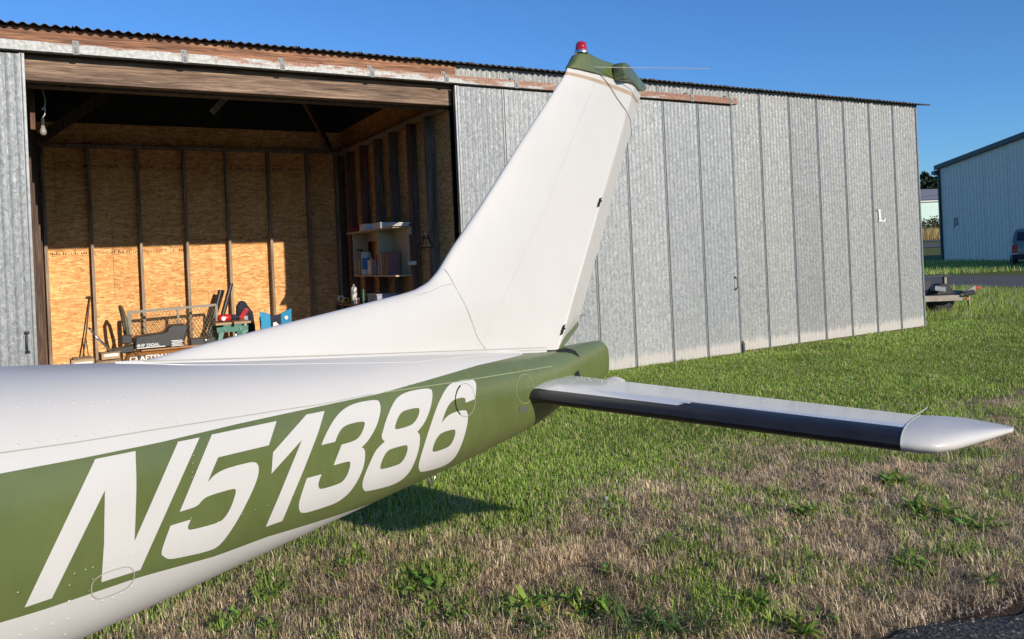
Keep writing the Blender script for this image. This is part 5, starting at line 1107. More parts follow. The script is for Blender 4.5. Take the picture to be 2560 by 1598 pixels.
M['bk'] = [plain('book_pink', (.42,.24,.20), .6), plain('book_dark', (.03,.035,.05), .6), plain('book_teal', (.03,.08,.09), .6), plain('book_black', (.015,.015,.018), .6), plain('book_red', (.25,.10,.09), .6)]
yy_ = 1.80
for i, (wd, ht, mi, lab) in enumerate(((.055,.30,0,'pink-spined book, first from the divider on the shelf'),(.06,.31,1,'tall dark book beside the pink-spined one'),(.05,.315,2,'dark teal book in the middle of the row of books'),(.06,.30,3,'black book second from the near end of the row'),(.04,.31,4,'thin reddish book at the near end of the row'))):
    o = on_shelf('book', yy_-wd/2, lab, 'book', x=-.02, group='books standing on the shelf')
    MB().box(-.10,.08,-wd/2+.001,-wd/2+.004,0,ht).build('cover', M['bk'][mi], o); MB().box(-.10,.08,wd/2-.004,wd/2-.001,0,ht).build('cover', M['bk'][mi], o)
    MB().box(-.104,-.1005,-wd/2+.001,wd/2-.001,0,ht).build('spine', M['bk'][mi], o); MB().box(-.10,.075,-wd/2+.0045,wd/2-.0045,.006,ht-.006).build('pages', M['paper'], o)
    yy_ -= wd+.002
for y, sy, sz, lab, mt in ((2.35,.28,.09,'white box lying on top of the plywood shelf','paper'),(1.75,.34,.075,'flat white binder on top of the shelf near the divider','paper')):
    o = on_shelf('binder', y, lab, 'binder', 2.046, group='binders on top of the shelf')
    MB().box(-.13,.09,-sy/2,sy/2,0,.006).build('cover', M[mt], o); MB().box(-.13,.09,-sy/2,sy/2,sz-.006,sz).build('cover', M[mt], o); MB().box(.07,.09,-sy/2,sy/2,.0065,sz-.0065).build('spine', M[mt], o)
    MB().box(-.12,.065,-sy/2+.01,sy/2-.01,.0065,sz-.0065).build('pages', M['paper'], o)
o = on_shelf('paper_stack', 1.32, 'loose stack of papers fanned on top of the shelf', 'papers', 2.046)
for i in range(4): MB().box(-.12+.01*i,.09,-.20-.012*i,.16-.02*i,.011*i,.011*i+.009).build('sheet_bundle', M['paper'], o, rot=(0,0,.03*i))
o = on_shelf('red_cloth', 2.83, 'dark red cloth bundle at the far end of the shelf top', 'cloth', 2.046)
rows = [[(.13*math.cos(t)*k*(1+.15*math.sin(3*t)), .20*math.sin(t)*k, z+.012*math.sin(5*t)*k) for t in np.linspace(0, 2*math.pi, 18, endpoint=False)] for k, z in ((1,.012),(1.0,.05),(.75,.09),(.4,.115),(.05,.12))]
mb = MB().grid(rows, closed=True); mb.f.append(tuple(range(18))); mb.m.append(0); mb.build('fabric', plain('dark_red_fabric', (.20,.015,.02), .9), o, smooth=True)
# hangers
for k, (y, rz, lab) in enumerate(((.66,.10,'black clothes hanger nearest the wall on the stud hook'),(.63,-.18,'black clothes hanger in front of the other on the stud hook'))):
    o = HT_('clothes_hanger', RW-.17-.012*k, y, lab, 'hanger', 'black hangers on one hook', 1.76, rz)
    mb = MB(); mb.tube([(0,0,.20),(0,.02,.215),(0,.03,.20),(0,.02,.18),(0,0,.17),(0,0,.13)], .003, 6); mb.build('hook', M['chrome'], o)
    mb = MB(); mb.tube([(0,0,.13),(0,.08,.09),(0,.19,.02),(0,.20,0),(0,.17,-.015),(0,0,-.02),(0,-.17,-.015),(0,-.20,0),(0,-.19,.02),(0,-.08,.09),(0,0,.13)], .008, 6); mb.bar((0,-.07,.115),(0,.07,.115), .012, .05); mb.build('shoulder_frame', M['rubber'], o, smooth=True)
# small bench along the right wall
bt = HT_('side_table', -2.50, 2.35, 'small wooden side table against the right wall, cluttered', 'table')
MB().box(-.24,.26,-.75,.66,.955,.99).build('table_top', M['darkwood'], bt, bevel=.006)
for x in (-.20,.22):
    for y in (-.68,.58): MB().box(x-.03,x+.03,y-.03,y+.03,0,.954).build('leg', M['darkwood'], bt)
G_ = 'clutter on the side table'
o = HT_('spray_can', -2.64, 2.32, 'white aerosol can standing in the sun on the side table', 'spray can', G_, 1.02)
MB().lathe([(.038,0),(.042,.006),(.042,.21),(.036,.225),(.02,.235)], (0,0,0), 16).build('can_body', M['white'], o, smooth=True, sharp=40)
MB().lathe([(.015,.2355),(.015,.262),(.008,.268)], (0,0,0), 10).build('nozzle', M['white'], o, smooth=True)
o = HT_('tape_measure', -2.68, 2.60, 'yellow tape measure beside the aerosol can', 'tape measure', G_, 1.02)
M['yellow'] = plain('yellow_plastic', (.65,.42,.03), .4)
MB().prism([(-.05,0),(.05,0),(.05,.05),(.03,.075),(-.03,.075),(-.05,.05)], -.025, .025).build('case', M['yellow'], o, bevel=.006)
MB().lathe([(.025,-.027),(.025,-.0255)], (0,0,.04), 12, 'y').build('badge', M['rubber'], o)
o = HT_('green_marker', -2.62, 1.98, 'green tube standing upright on the side table', 'tube', G_, 1.02)
MB().lathe([(.014,0),(.015,.003),(.015,.17)], (0,0,0), 10).build('barrel', M['teal'], o, smooth=True, sharp=40); MB().lathe([(.012,.171),(.012,.20)], (0,0,0), 10).build('cap', M['teal'], o)
o = HT_('plastic_tub', -2.40, 1.85, 'pale grey plastic tub on the side table behind the tube', 'tub', G_, 1.02)
M['greytub'] = plain('grey_plastic', (.30,.33,.38), .5)
MB().box(-.14,.14,-.20,.20,0,.12).build('tub_body', M['greytub'], o, bevel=.01); MB().box(-.15,.15,-.21,.21,.121,.135).build('lid', M['greytub'], o)
o = HT_('tape_roll', -2.66, 2.88, 'roll of tape at the far corner of the side table', 'tape roll', G_, 1.02)
mb = MB(); n_ = 18
rows = [[(r*math.cos(t), y, .05+r*math.sin(t)) for t in np.linspace(0, 2*math.pi, n_, endpoint=False)] for r, y in ((.05,-.02),(.05,.02),(.03,.02),(.03,-.02),(.05,-.02))]
mb.grid(rows, closed=True); mb.build('roll', M['paper'], o)
o = HT_('small_jar', -2.66, 2.15, 'small pinkish jar between the aerosol can and the green tube', 'jar', G_, 1.02)
MB().lathe([(.03,0),(.032,.005),(.032,.06)], (0,0,0), 12).build('jar_body', M['bk'][0], o, smooth=True, sharp=40); MB().lathe([(.033,.061),(.033,.08)], (0,0,0), 12).build('lid', M['paper'], o)
# hanging bulb
M['bulb'] = plain('frosted_bulb', (.30,.28,.25), .4)
o = HT_('light_bulb', -6.295, .62, 'unlit white bulb hanging on a cord inside the opening', 'light bulb', z=3.0)
MB().lathe([(.004,0),(.022,.006),(.031,.025),(.031,.045),(.020,.075),(.015,.10)], (0,0,0), 14).build('globe', M['bulb'], o, smooth=True)
MB().lathe([(.017,.101),(.018,.16),(.012,.175)], (0,0,0), 12).build('socket', M['rubber'], o)
MB().tube([(0,0,.175),(.02,0,.21),(.028,0,.27),(.01,0,.28),(-.005,0,.26),(.02,0,.25),(.03,0,.35),(.01,.0,.46),(.0,0,.60)], .005, 6).build('cord', M['paper'], o, smooth=True)
# ------------------------------------------------------------------ ground
def vnoise(x, y, s, seed):
    """smooth value noise, numpy"""
    x = np.asarray(x, float)*s; y = np.asarray(y, float)*s
    xi = np.floor(x).astype(np.int64); yi = np.floor(y).astype(np.int64); fx = x-xi; fy = y-yi
    fx = fx*fx*(3-2*fx); fy = fy*fy*(3-2*fy)
    def h(a, b):
        k = (a*374761393 + b*668265263 + seed*974711) & 0x7fffffff
        k = ((k ^ (k >> 13))*1274126177) & 0x7fffffff
        return ((k ^ (k >> 16)) & 0xffff)/65535.0
    return (h(xi,yi)*(1-fx)+h(xi+1,yi)*fx)*(1-fy)+(h(xi,yi+1)*(1-fx)+h(xi+1,yi+1)*fx)*fy
def fbm(x, y, s, seed): return .5*vnoise(x,y,s,seed)+.3*vnoise(x,y,s*2.1,seed+1)+.2*vnoise(x,y,s*4.3,seed+2)
def tn(x, y):
    dx = x-HA.x; dy = y-HA.y
    return dx*HD.x+dy*HD.y, dx*HN.x+dy*HN.y
def gz(x, y):
    z = .0225*np.clip(y-60, 0, 70)
    t, n = tn(x, y)
    return z + (fbm(x, y, 1.7, 3)-.5)*.03*np.clip((n+6.6)*2, 0, 1)*(y < 16)
def lush(x, y):
    """0 = dry straw, 1 = lush green"""
    t, n = tn(x, y)
    f = np.clip((n+4.55)/.9+(fbm(x, y, 1.1, 11)-.5)*2.2, 0, 1)
    patches = np.clip((fbm(x, y, 2.3, 21)-.54)*6, 0, 1)*.75
    small = np.clip((fbm(x, y, 7.0, 27)-.53)*6, 0, 1)*.35
    return np.clip(np.maximum(np.maximum(f, patches), small)*np.clip((n-edge_n(t)-.10)/.3, 0, 1), 0, 1)
EDGE = -6.32
def edge_n(t): return EDGE-.19*(np.clip(t, -12, 3)+3.53)
def onasph(x, y):
    t, n = tn(x, y)
    return n + (fbm(x, y, 2.0, 31)-.5)*.22 < edge_n(t)
def ground_mat():
    m, t, b = newmat('grass_soil')
    at = t.nodes.new('ShaderNodeAttribute'); at.attribute_name = 'lush'
    at2 = t.nodes.new('ShaderNodeAttribute'); at2.attribute_name = 'soil'
    n = noise(t, coords(t), 28, 6, .65); n2 = noise(t, coords(t), 5, 5)
    dry = ramp(t, n.outputs[0], [(.3, (.13,.10,.066)), (.55, (.30,.23,.15)), (.75, (.48,.38,.25))])
    gr = ramp(t, n.outputs[0], [(.3, (.05,.07,.02)), (.55, (.11,.15,.04)), (.75, (.19,.235,.07))])
    c = mixc(t, at.outputs['Fac'], dry, gr)
    c = mixc(t, at2.outputs['Fac'], c, ramp(t, n.outputs[0], [(.3, (.022,.014,.010)), (.6, (.065,.042,.028)), (.78, (.15,.115,.085))]))
    c = mixc(t, .4, c, ramp(t, n2.outputs[0], [(.3, (.6,.6,.6)), (.7, (1,1,1))]), 'MULTIPLY')
    t.links.new(c, b.inputs['Base Color']); b.inputs['Roughness'].default_value = .95; b.inputs['Specular IOR Level'].default_value = .1
    bump(t, b, n.outputs[0], .8, .03)
    return m
def asphalt_mat(name, k=1.0):
    m, t, b = newmat(name)
    vo = t.nodes.new('ShaderNodeTexVoronoi'); vo.inputs['Scale'].default_value = 75; t.links.new(coords(t), vo.inputs['Vector'])
    s = t.nodes.new('ShaderNodeSeparateColor'); t.links.new(vo.outputs['Color'], s.inputs[0])
    n = noise(t, coords(t), 2.5, 5)
    c = ramp(t, s.outputs[0], [(0, (.022*k,.022*k,.024*k)), (.72, (.075*k,.070*k,.066*k)), (.93, (.12*k,.108*k,.095*k)), (1, (.26*k,.235*k,.205*k))])
    c = mixc(t, .6, c, ramp(t, n.outputs[0], [(.3, (.6,.6,.6)), (.7, (1,1,1))]), 'MULTIPLY')
    t.links.new(c, b.inputs['Base Color']); b.inputs['Roughness'].default_value = .85
    bump(t, b, vo.outputs['Distance'], .6, .006)
    return m
M['ground'] = ground_mat()
M['asphalt'] = asphalt_mat('asphalt')
xs = np.concatenate([np.linspace(-400,-12,14), np.linspace(-10,-4,14), np.arange(-3.7,9,.1), np.linspace(9.2,30,60), np.linspace(32,120,30), np.linspace(130,600,10)])
ys = np.concatenate([np.linspace(-200,-6,10), np.linspace(-5,1.5,12), np.arange(1.6,14,.1), np.linspace(14.2,40,60), np.linspace(41,160,60), np.linspace(170,900,10)])
X, Y = np.meshgrid(xs, ys)
Z = gz(X, Y)
inside = (lambda tt, nn: (tt > -8.5) & (tt < 6.8) & (nn > .05) & (nn < 9.3))(*tn(X, Y))
Z = np.where(inside, -.06, Z)
me = bpy.data.meshes.new('ground')
nx, ny = len(xs), len(ys)
idx = np.arange(nx*ny).reshape(ny, nx)
faces = np.stack([idx[:-1,:-1], idx[:-1,1:], idx[1:,1:], idx[1:,:-1]], -1).reshape(-1, 4)
me.from_pydata(np.stack([X, Y, Z], -1).reshape(-1, 3).tolist(), [], faces.tolist())
at = me.attributes.new('lush', 'FLOAT', 'POINT')
Lm = np.where(Y > 14, .9, lush(X, Y))
at.data.foreach_set('value', Lm.reshape(-1).astype(np.float32))
def soilf(x, y):
    t, n = tn(x, y)
    return np.clip((edge_n(t)+.13+(fbm(x, y, 2.6, 33)-.5)*.42-n)/.14, 0, 1)*.9
at = me.attributes.new('soil', 'FLOAT', 'POINT'); at.data.foreach_set('value', soilf(X, Y).reshape(-1).astype(np.float32))
me.materials.append(M['ground'])
me.polygons.foreach_set('use_smooth', [True]*len(me.polygons))
ground = bpy.data.objects.new('ground', me); COL.objects.link(ground); tag(ground, kind='structure')
# taxiway the airplane stands on: ragged edge against the grass
rows = []
for t in np.linspace(-30, 30, 700):
    p = HP(t, float(edge_n(t))); e = float(edge_n(t))-(float(fbm(p.x, p.y, 2.0, 31))-.5)*.22-.04*float(vnoise(p.x, p.y, 9, 5))
    rows.append([HP(t, e, .006), HP(t, e-.15, .022), HP(t, -12, .02), HP(t, -40, .02)])
tag(MB().grid(rows).build('taxiway', M['asphalt'], None), kind='structure')
# taxiway between the hangar rows on the right, and one further off
M['asphalt2'] = asphalt_mat('old_asphalt', 1.5)
rows = [[HP(17.7+.12*float(vnoise(n, 1, .8, 8)), n, .012), HP(24.0+.15*float(vnoise(n, 3, .8, 9)), n, .012)] for n in np.linspace(-45, 75, 200)]
tag(MB().grid(rows).build('side_taxiway', M['asphalt2'], None), kind='structure')
M['crack'] = plain('crack_filler_dry_grass', (.32,.28,.18), .9)
rows = []
for n in np.linspace(-5, 18, 60):
    f = 20.5+.9*math.sin(n*.35)+.3*float(vnoise(n, 0, 1.5, 4)); rows.append([HP(f, n, .017), HP(f+.05+.05*float(vnoise(n, 5, 3, 6)), n, .017)])
MB().grid(rows).build('pavement_crack', M['crack'], bpy.data.objects['side_taxiway'])
def strip_xy(name, y0, y1, mat, x0=20, x1=140):
    xs_ = np.linspace(x0, x1, 30); rows = [[(x, y, float(gz(np.array(x), np.array(y)))+.05) for x in xs_] for y in np.linspace(y0, y1, 5)]
    return tag(MB().grid(rows).build(name, mat, None), kind='structure')
strip_xy('far_road', 79, 90, M['asphalt2']); strip_xy('far_path', 100, 108, M['asphalt2'])

# ------------------------------------------------------------------ grass
def hidden_mask(x, y):
    """places the camera can never see near the frame edges are skipped"""
    t, n = tn(x, y)
    px = x/np.maximum(y, .1)
    return (px > -1.05) & (px < 1.05) & (y > 1.3) & ~((t > -8.6) & (t < 6.95) & (n > -.02) & (n < 9.6))
def blades(name, x, y, h, wd, lean, cols, seed, kink=.35):
    r = np.random.default_rng(seed); n = len(x)
    z = gz(x, y)
    az = 4*np.pi*fbm(x, y, 6.0, 83)+r.normal(0, 1.5, n); fa = az+r.uniform(-.6, .6, n)+np.pi/2
    lx, ly = np.cos(az)*lean, np.sin(az)*lean
    wx, wy = np.cos(fa)*wd/2, np.sin(fa)*wd/2
    V = np.zeros((n, 5, 3), np.float32)
    V[:,0] = np.stack([x-wx, y-wy, z-.004], -1); V[:,1] = np.stack([x+wx, y+wy, z-.004], -1)
    mx, my, mz = x+lx*h*kink, y+ly*h*kink, z+h*.6*np.sqrt(np.clip(1-(lean*.6)**2, .02, 1))
    V[:,2] = np.stack([mx+wx*.8, my+wy*.8, mz], -1); V[:,3] = np.stack([mx-wx*.8, my-wy*.8, mz], -1)
    V[:,4] = np.stack([x+lx*h, y+ly*h, z+np.maximum(.004, h*np.sqrt(np.clip(1-lean**2, .0, 1)))], -1)
    return V.reshape(-1, 3), np.repeat(cols, 5, 0)
def blade_mesh(name, Vl, Cl, mat, label, kind='stuff'):
    V = np.concatenate(Vl); C = np.concatenate(Cl); n = len(V)//5
    me = bpy.data.meshes.new(name)
    me.vertices.add(len(V)); me.vertices.foreach_set('co', V.reshape(-1).astype(np.float32))
    base = np.arange(n)[:, None]*5
    q = (base+np.array([[0,1,2,3]])).astype(np.int32); tr = (base+np.array([[3,2,4]])).astype(np.int32)
    li = np.concatenate([q, tr], 1).reshape(-1)
    me.loops.add(len(li)); me.loops.foreach_set('vertex_index', li)
    me.polygons.add(2*n)
    st = np.stack([np.arange(n)*7, np.arange(n)*7+4], 1).reshape(-1).astype(np.int32)
    me.polygons.foreach_set('loop_start', st)
    a = me.attributes.new('tint', 'FLOAT_COLOR', 'POINT')
    a.data.foreach_set('color', np.concatenate([C, np.ones((len(C), 1))], 1).reshape(-1).astype(np.float32))
    me.materials.append(mat); me.update(calc_edges=True); me.validate()
    o = bpy.data.objects.new(name, me); COL.objects.link(o)
    return tag(o, label, 'grass', kind=kind)
def leaf_mat(name, trans=.33):
    m, t, b = newmat(name)
    at = t.nodes.new('ShaderNodeAttribute'); at.attribute_name = 'tint'
    t.links.new(at.outputs['Color'], b.inputs['Base Color']); b.inputs['Roughness'].default_value = .6
    b.inputs['Specular IOR Level'].default_value = .3
    tr = t.nodes.new('ShaderNodeBsdfTranslucent'); t.links.new(at.outputs['Color'], tr.inputs[0])
    mx = t.nodes.new('ShaderNodeMixShader'); mx.inputs[0].default_value = trans
    t.links.new(b.outputs[0], mx.inputs[1]); t.links.new(tr.outputs[0], mx.inputs[2])
    t.links.new(mx.outputs[0], t.nodes['Material Output'].inputs[0])
    return m
M['blade'] = leaf_mat('grass_blades')
GREEN = np.array([[.25,.395,.06],[.32,.45,.08],[.175,.295,.045],[.43,.52,.14],[.38,.48,.10]])
STRAW = np.array([[.72,.57,.37],[.58,.45,.28],[.82,.68,.46],[.42,.31,.19],[.66,.53,.34]])
def pick(pal, n, r, jit=.25):
    c = pal[r.integers(0, len(pal), n)]
    return c*(1+r.uniform(-jit, jit, (n, 1)))
r = np.random.default_rng(5)
Vl, Cl = [], []
def region(num, x0, x1, y0, y1, seed, keep):
    r = np.random.default_rng(seed); x = r.uniform(x0, x1, num); y = r.uniform(y0, y1, num)
    k = hidden_mask(x, y) & keep(x, y); return x[k], y[k]
# lush lawn towards the hangar: density follows distance
for (num, y0, y1, sc_) in ((560000, 3.0, 7.0, 1.0), (440000, 7.0, 11.0, 1.25), (190000, 11.0, 16.0, 1.7)):
    x, y = region(num, -4.6, 12.4, y0, y1, 100+int(y0), lambda x, y: ~onasph(x, y))
    L = lush(x, y); rr = np.random.default_rng(9+int(y0)); k = rr.random(len(x)) < L; x, y = x[k], y[k]; n = len(x)
    hn = fbm(x, y, 3.2, 41)
    h = (.018+.040*hn+rr.exponential(.009, n))*1.0; t_, n_ = tn(x, y)
    h *= np.where(n_ > -1.0, 1.1, 1.0); h = np.minimum(h, .15)
    c = pick(GREEN, n, rr); c *= (.62+.75*fbm(x, y, .9, 51))[:, None]
    dryb = rr.random(n) < .09; c[dryb] = pick(STRAW, dryb.sum(), rr)
    v, cc_ = blades('g', x, y, h, (.0042+.002*rr.random(n))*sc_, rr.uniform(.15, .85, n), c, 60+int(y0)); Vl.append(v); Cl.append(cc_)
tag(blade_mesh('lawn_grass', Vl, Cl, M['blade'], 'short green lawn grass growing up to the hangar wall'))
# dry thatch in the foreground
Vl, Cl = [], []
x, y = region(480000, -3.6, 5.6, 1.4, 7.4, 201, lambda x, y: ~onasph(x, y))
L = lush(x, y); rr = np.random.default_rng(77); k = rr.random(len(x)) < np.clip(1.05-L, .06, 1)*(1-.75*soilf(x, y)); x, y = x[k], y[k]; n = len(x)
c = pick(STRAW, n, rr, .3)*(.70+.8*fbm(x, y, 2.2, 61))[:, None]*(.72+.56*vnoise(x, y, 14, 63))[:, None]
h = (.014+.036*rr.random(n)+rr.exponential(.010, n))*(.55+.95*vnoise(x, y, 9, 65)); lean = np.where(rr.random(n) < .72, rr.uniform(.78, .99, n), rr.uniform(.25, .8, n))
v, cc_ = blades('d', x, y, h, .0022+.0018*rr.random(n), lean, c, 88); Vl.append(v); Cl.append(cc_)
tag(blade_mesh('dry_grass', Vl, Cl, M['blade'], 'dry brown straw grass in the foreground beside the taxiway'))
# tall grass by the trailer and the far verge
Vl, Cl = [], []
for (num, x0, x1, y0, y1, hh, wd) in ((26000, 7.2, 13.5, 14.4, 23, .16, .008), (26000, 13, 40, 15, 26, .10, .012), (30000, 15, 34, 32, 47, .22, .02)):
    x, y = region(num, x0, x1, y0, y1, 300+int(x0), lambda x, y: (lambda t, n: ~((t > 17.5) & (t < 24.2)))(*tn(x, y)))
    rr = np.random.default_rng(5+int(x0)); n = len(x)
    c = pick(GREEN, n, rr)*(.7+.7*fbm(x, y, .7, 71))[:, None]; d_ = rr.random(n) < .15; c[d_] = pick(STRAW, d_.sum(), rr)
    v, cc_ = blades('t', x, y, hh*(.35+rr.random(n)), np.full(n, wd), rr.uniform(.1, .8, n), c, 99); Vl.append(v); Cl.append(cc_)
tag(blade_mesh('verge_grass', Vl, Cl, M['blade'], 'long green grass on the verges beyond the hangar corner'))
Vl, Cl = [], []
rr = np.random.default_rng(12); n = 9000
x = rr.uniform(48, 80, n); y = rr.uniform(110, 116, n); c = pick(STRAW, n, rr)*np.array([[.9,.85,.6]])
v, cc_ = blades('f', x, y, rr.uniform(.8, 1.9, n), np.full(n, .06), rr.uniform(.05, .5, n), c, 98); Vl.append(v); Cl.append(cc_)
tag(blade_mesh('far_dry_grass', Vl, Cl, M['blade'], 'tall tan dry grass in front of the far bushes'))

# loose stones along the crumbled edge of the taxiway
r2 = np.random.default_rng(4); mb = MB()
for i in range(900):
    t = r2.uniform(-6.5, 0.5); n = float(edge_n(t))+r2.normal(0, .10)-.02; p = HP(t, n); s_ = r2.uniform(.003, .009)
    z = float(gz(np.array(p.x), np.array(p.y))) if n > edge_n(t) else .02
    q = r2.uniform(.6, 1.3, 6)*s_
    mb.add([(p.x-q[0],p.y,z+.001),(p.x+q[1],p.y,z+.001),(p.x,p.y-q[2],z),(p.x,p.y+q[3],z),(p.x+q[4]*.3,p.y,z+q[5])], [(0,2,4),(2,1,4),(1,3,4),(3,0,4)])
M['stone'] = plain('pale_stone_chips', (.20,.175,.145), .8, var=.5, scale=60)
tag(mb.build('loose_stones', M['stone'], None), 'small loose stone chips along the broken taxiway edge', 'gravel', kind='stuff')

# broad-leaved weeds: rosettes
def rosette(seed, nl, L):
    """one low weed: several crowns of short toothed leaves spreading through the turf"""
    r = random.Random(seed); V = []; F = []; C = []
    for cr in range(3+seed % 3):
        base = Vector((r.gauss(0, .04), r.gauss(0, .04), .002)); ncr = r.randint(10, 17); big = r.uniform(.6, 1.15)
        for i in range(ncr):
            az = r.uniform(0, 6.28); ln = L*big*r.uniform(.45, 1.15); el = r.uniform(.45, 1.35); wd = ln*r.uniform(.15, .27); tw = r.uniform(-.5, .5)
            cu = r.uniform(.5, 1.6); col = [.21*r.uniform(.65,1.5), .33*r.uniform(.65,1.25), .06*r.uniform(.6,1.4)]
            o = len(V); p = base.copy(); e = el; K = 5
            for k in range(K+1):
                f = k/K; w_ = wd*(math.sin(math.pi*min(1, f*.8+.12))**.9)*(1 if k < K else .08)*(1+.3*((k+i) % 2))
                s = Vector((-math.sin(az+tw*f), math.cos(az+tw*f), .25*math.sin(tw*3)))
                V += [p+s*w_/2+Vector((0,0,.10*w_)), p, p-s*w_/2+Vector((0,0,.14*w_))]; C += [col]*3
                p = p+Vector((math.cos(az)*math.cos(e), math.sin(az)*math.cos(e), math.sin(e)))*ln/K; e -= cu/K*1.4
                if p.z < .008: p.z = .008
            for k in range(K):
                a = o+3*k; F += [(a,a+1,a+4,a+3),(a+1,a+2,a+5,a+4)]
    me = bpy.data.meshes.new('weed'); me.from_pydata([tuple(v) for v in V], [], F)
    a = me.attributes.new('tint', 'FLOAT_COLOR', 'POINT'); a.data.foreach_set('color', np.concatenate([np.array(C), np.ones((len(C),1))], 1).reshape(-1).astype(np.float32))
    me.materials.append(M['blade']); me.polygons.foreach_set('use_smooth', [True]*len(F)); return me
def wlab(px, py):
    for c_, l_, g_ in ((px < 1000, 'leafy weed in the strip of dry grass under the airplane fuselage', 'weeds under the fuselage'),
                   (py > 1440 and px < 1800, 'leafy weed near the bottom edge between fuselage and taxiway', 'weeds along the bottom edge'),
                   (px > 1800 and py > 1350, 'leafy weed in the dry grass close to the taxiway corner', 'weeds beside the taxiway'),
                   (px > 1800, 'leafy weed in the dry grass below the stabilizer', 'weeds below the stabilizer')):
        if c_: return l_, 'weed', g_
    return 'leafy weed in the dry grass right of the airplane shadow', 'weed', 'weeds near the airplane shadow'
ros = [rosette(i, 0, .055+.006*i) for i in range(9)]
def pix(x, y):
    """ground point under a pixel of the 2560 px wide picture"""
    a, b = x-1280.0, 638.0-y; c, s = math.cos(ROLL), math.sin(ROLL)
    d = Vector(((a*c+b*s)/1950, 1, (-a*s+b*c)/1950)); return Vector((0,0,H))+d*(-H/d.z)
spots = [(1400,1505,1.3,1),(1290,1565,1.25,0),(1090,1510,1.2,1),(1110,1560,1.2,1),(1165,1360,.7,0),(1135,1455,.8,0),(1215,1500,.5,0),(1530,1515,.8,0),(1575,1440,.6,0),(1465,1340,.8,0),(1680,1360,.9,1),(1480,1270,.8,1),(1640,1250,.7,0),
         (1885,1315,.9,0),(1925,1430,.6,0),(1985,1540,1.2,1),(2000,1235,.9,0),(2010,1290,1.0,1),(2210,1215,1.0,1),(2160,1240,.9,0),(2330,1290,1.1,1),(2390,1300,1.2,1),(2440,1330,1.0,0),(2310,1390,.7,0),(2360,1440,1.1,1),(2200,1490,.8,0),
         (1550,1190,.7,0),(1850,1170,.8,1),(1720,1190,.6,0),(600,1560,.9,1),(480,1575,.8,0),(760,1500,.9,1),(850,1445,.8,0),(960,1530,.8,0),(680,1440,.8,0),(900,1395,.7,0)]
for i, (px, py, s, dense_) in enumerate(spots):
    p = pix(px, py); s *= .92
    for k in range(6 if dense_ else 2):
        q = Vector((p.x+(random.uniform(-.17,.17) if k else 0), p.y+(random.uniform(-.14,.14) if k else 0), 0)); q.z = float(gz(np.array(q.x), np.array(q.y)))
        o = bpy.data.objects.new('weed', ros[(i*3+k*2) % 9]); COL.objects.link(o); o.location = q; o.rotation_euler = (0,0,random.uniform(0,6.28)); sc1 = s*random.uniform(.6,1.05); o.scale = (sc1*random.uniform(.85,1.15), sc1*random.uniform(.85,1.15), sc1*random.uniform(.9,1.3))
        tag(o, *wlab(px, py))
# coarse tuft at the edge of the asphalt, and dandelion clocks
def tuft(px, py, n, L, label, seed):
    p = pix(px, py); r = random.Random(seed); V = []; F = []; C = []
    for i in range(n):
        az = r.uniform(0, 6.28); e = r.uniform(.35, 1.35); ln = L*r.uniform(.5,1.1); wd = r.uniform(.006,.012); q = Vector((r.uniform(-.10,.10), r.uniform(-.05,.05), 0)); o = len(V); K = 7
        col = [.10*r.uniform(.7,1.3), .165*r.uniform(.8,1.3), .05]
        for k in range(K+1):
            f = k/K; w_ = wd*(1-f**2*.95); s = Vector((-math.sin(az), math.cos(az), 0)); V += [q+s*w_/2, q-s*w_/2]; C += [col]*2
            q = q+Vector((math.cos(az)*math.cos(e), math.sin(az)*math.cos(e), math.sin(e)))*ln/K; e -= .22; q.z = max(q.z, .004)
        F += [(o+2*k, o+2*k+1, o+2*k+3, o+2*k+2) for k in range(K)]
    me = bpy.data.meshes.new('grass_tuft'); me.from_pydata([tuple(v) for v in V], [], F)
    a = me.attributes.new('tint', 'FLOAT_COLOR', 'POINT'); a.data.foreach_set('color', np.concatenate([np.array(C), np.ones((len(C),1))], 1).reshape(-1).astype(np.float32))
    me.materials.append(M['blade']); o = bpy.data.objects.new('grass_tuft', me); COL.objects.link(o); o.location = (p.x, p.y, float(gz(np.array(p.x), np.array(p.y))))
    tag(o, label, 'grass tuft', 'coarse grass tufts')
tuft(1600, 1580, 60, .26, 'coarse long-bladed grass tuft at the bottom edge, left of its pair', 1)
tuft(1740, 1585, 46, .26, 'coarse long-bladed grass tuft at the bottom edge, right of its pair', 2)
tuft(1330, 1585, 24, .18, 'coarse grass tuft at the bottom edge farthest from the taxiway', 3)
M['puff'] = plain('dandelion_fluff', (.36,.36,.33), .9)
for px, py, lab in ((1948,1185,'white dandelion clock beneath the stabilizer'),(1517,1292,'white dandelion clock nearer the airplane shadow')):
    p = pix(px, py); o = empty('dandelion_clock', p, 0, lab, 'dandelion', 'dandelion clocks')
    MB().tube([(0,0,0),(.004,0,.05),(.0,0,.10)], .0016, 5).build('stem', M['teal'], o)
    mb = MB(); rr_ = random.Random(3)
    for i in range(150):
        d_ = Vector((rr_.gauss(0,1), rr_.gauss(0,1), rr_.gauss(0,1))).normalized(); c_ = Vector((0,0,.112)); e_ = c_+d_*.013
        a_ = d_.orthogonal().normalized(); b_ = d_.cross(a_); k_ = .0035
        mb.add([e_+a_*k_, e_-a_*k_*.5+b_*k_*.87, e_-a_*k_*.5-b_*k_*.87, c_], [(0,1,2),(0,1,3),(1,2,3)])
    mb.build('seed_head', M['puff'], o)

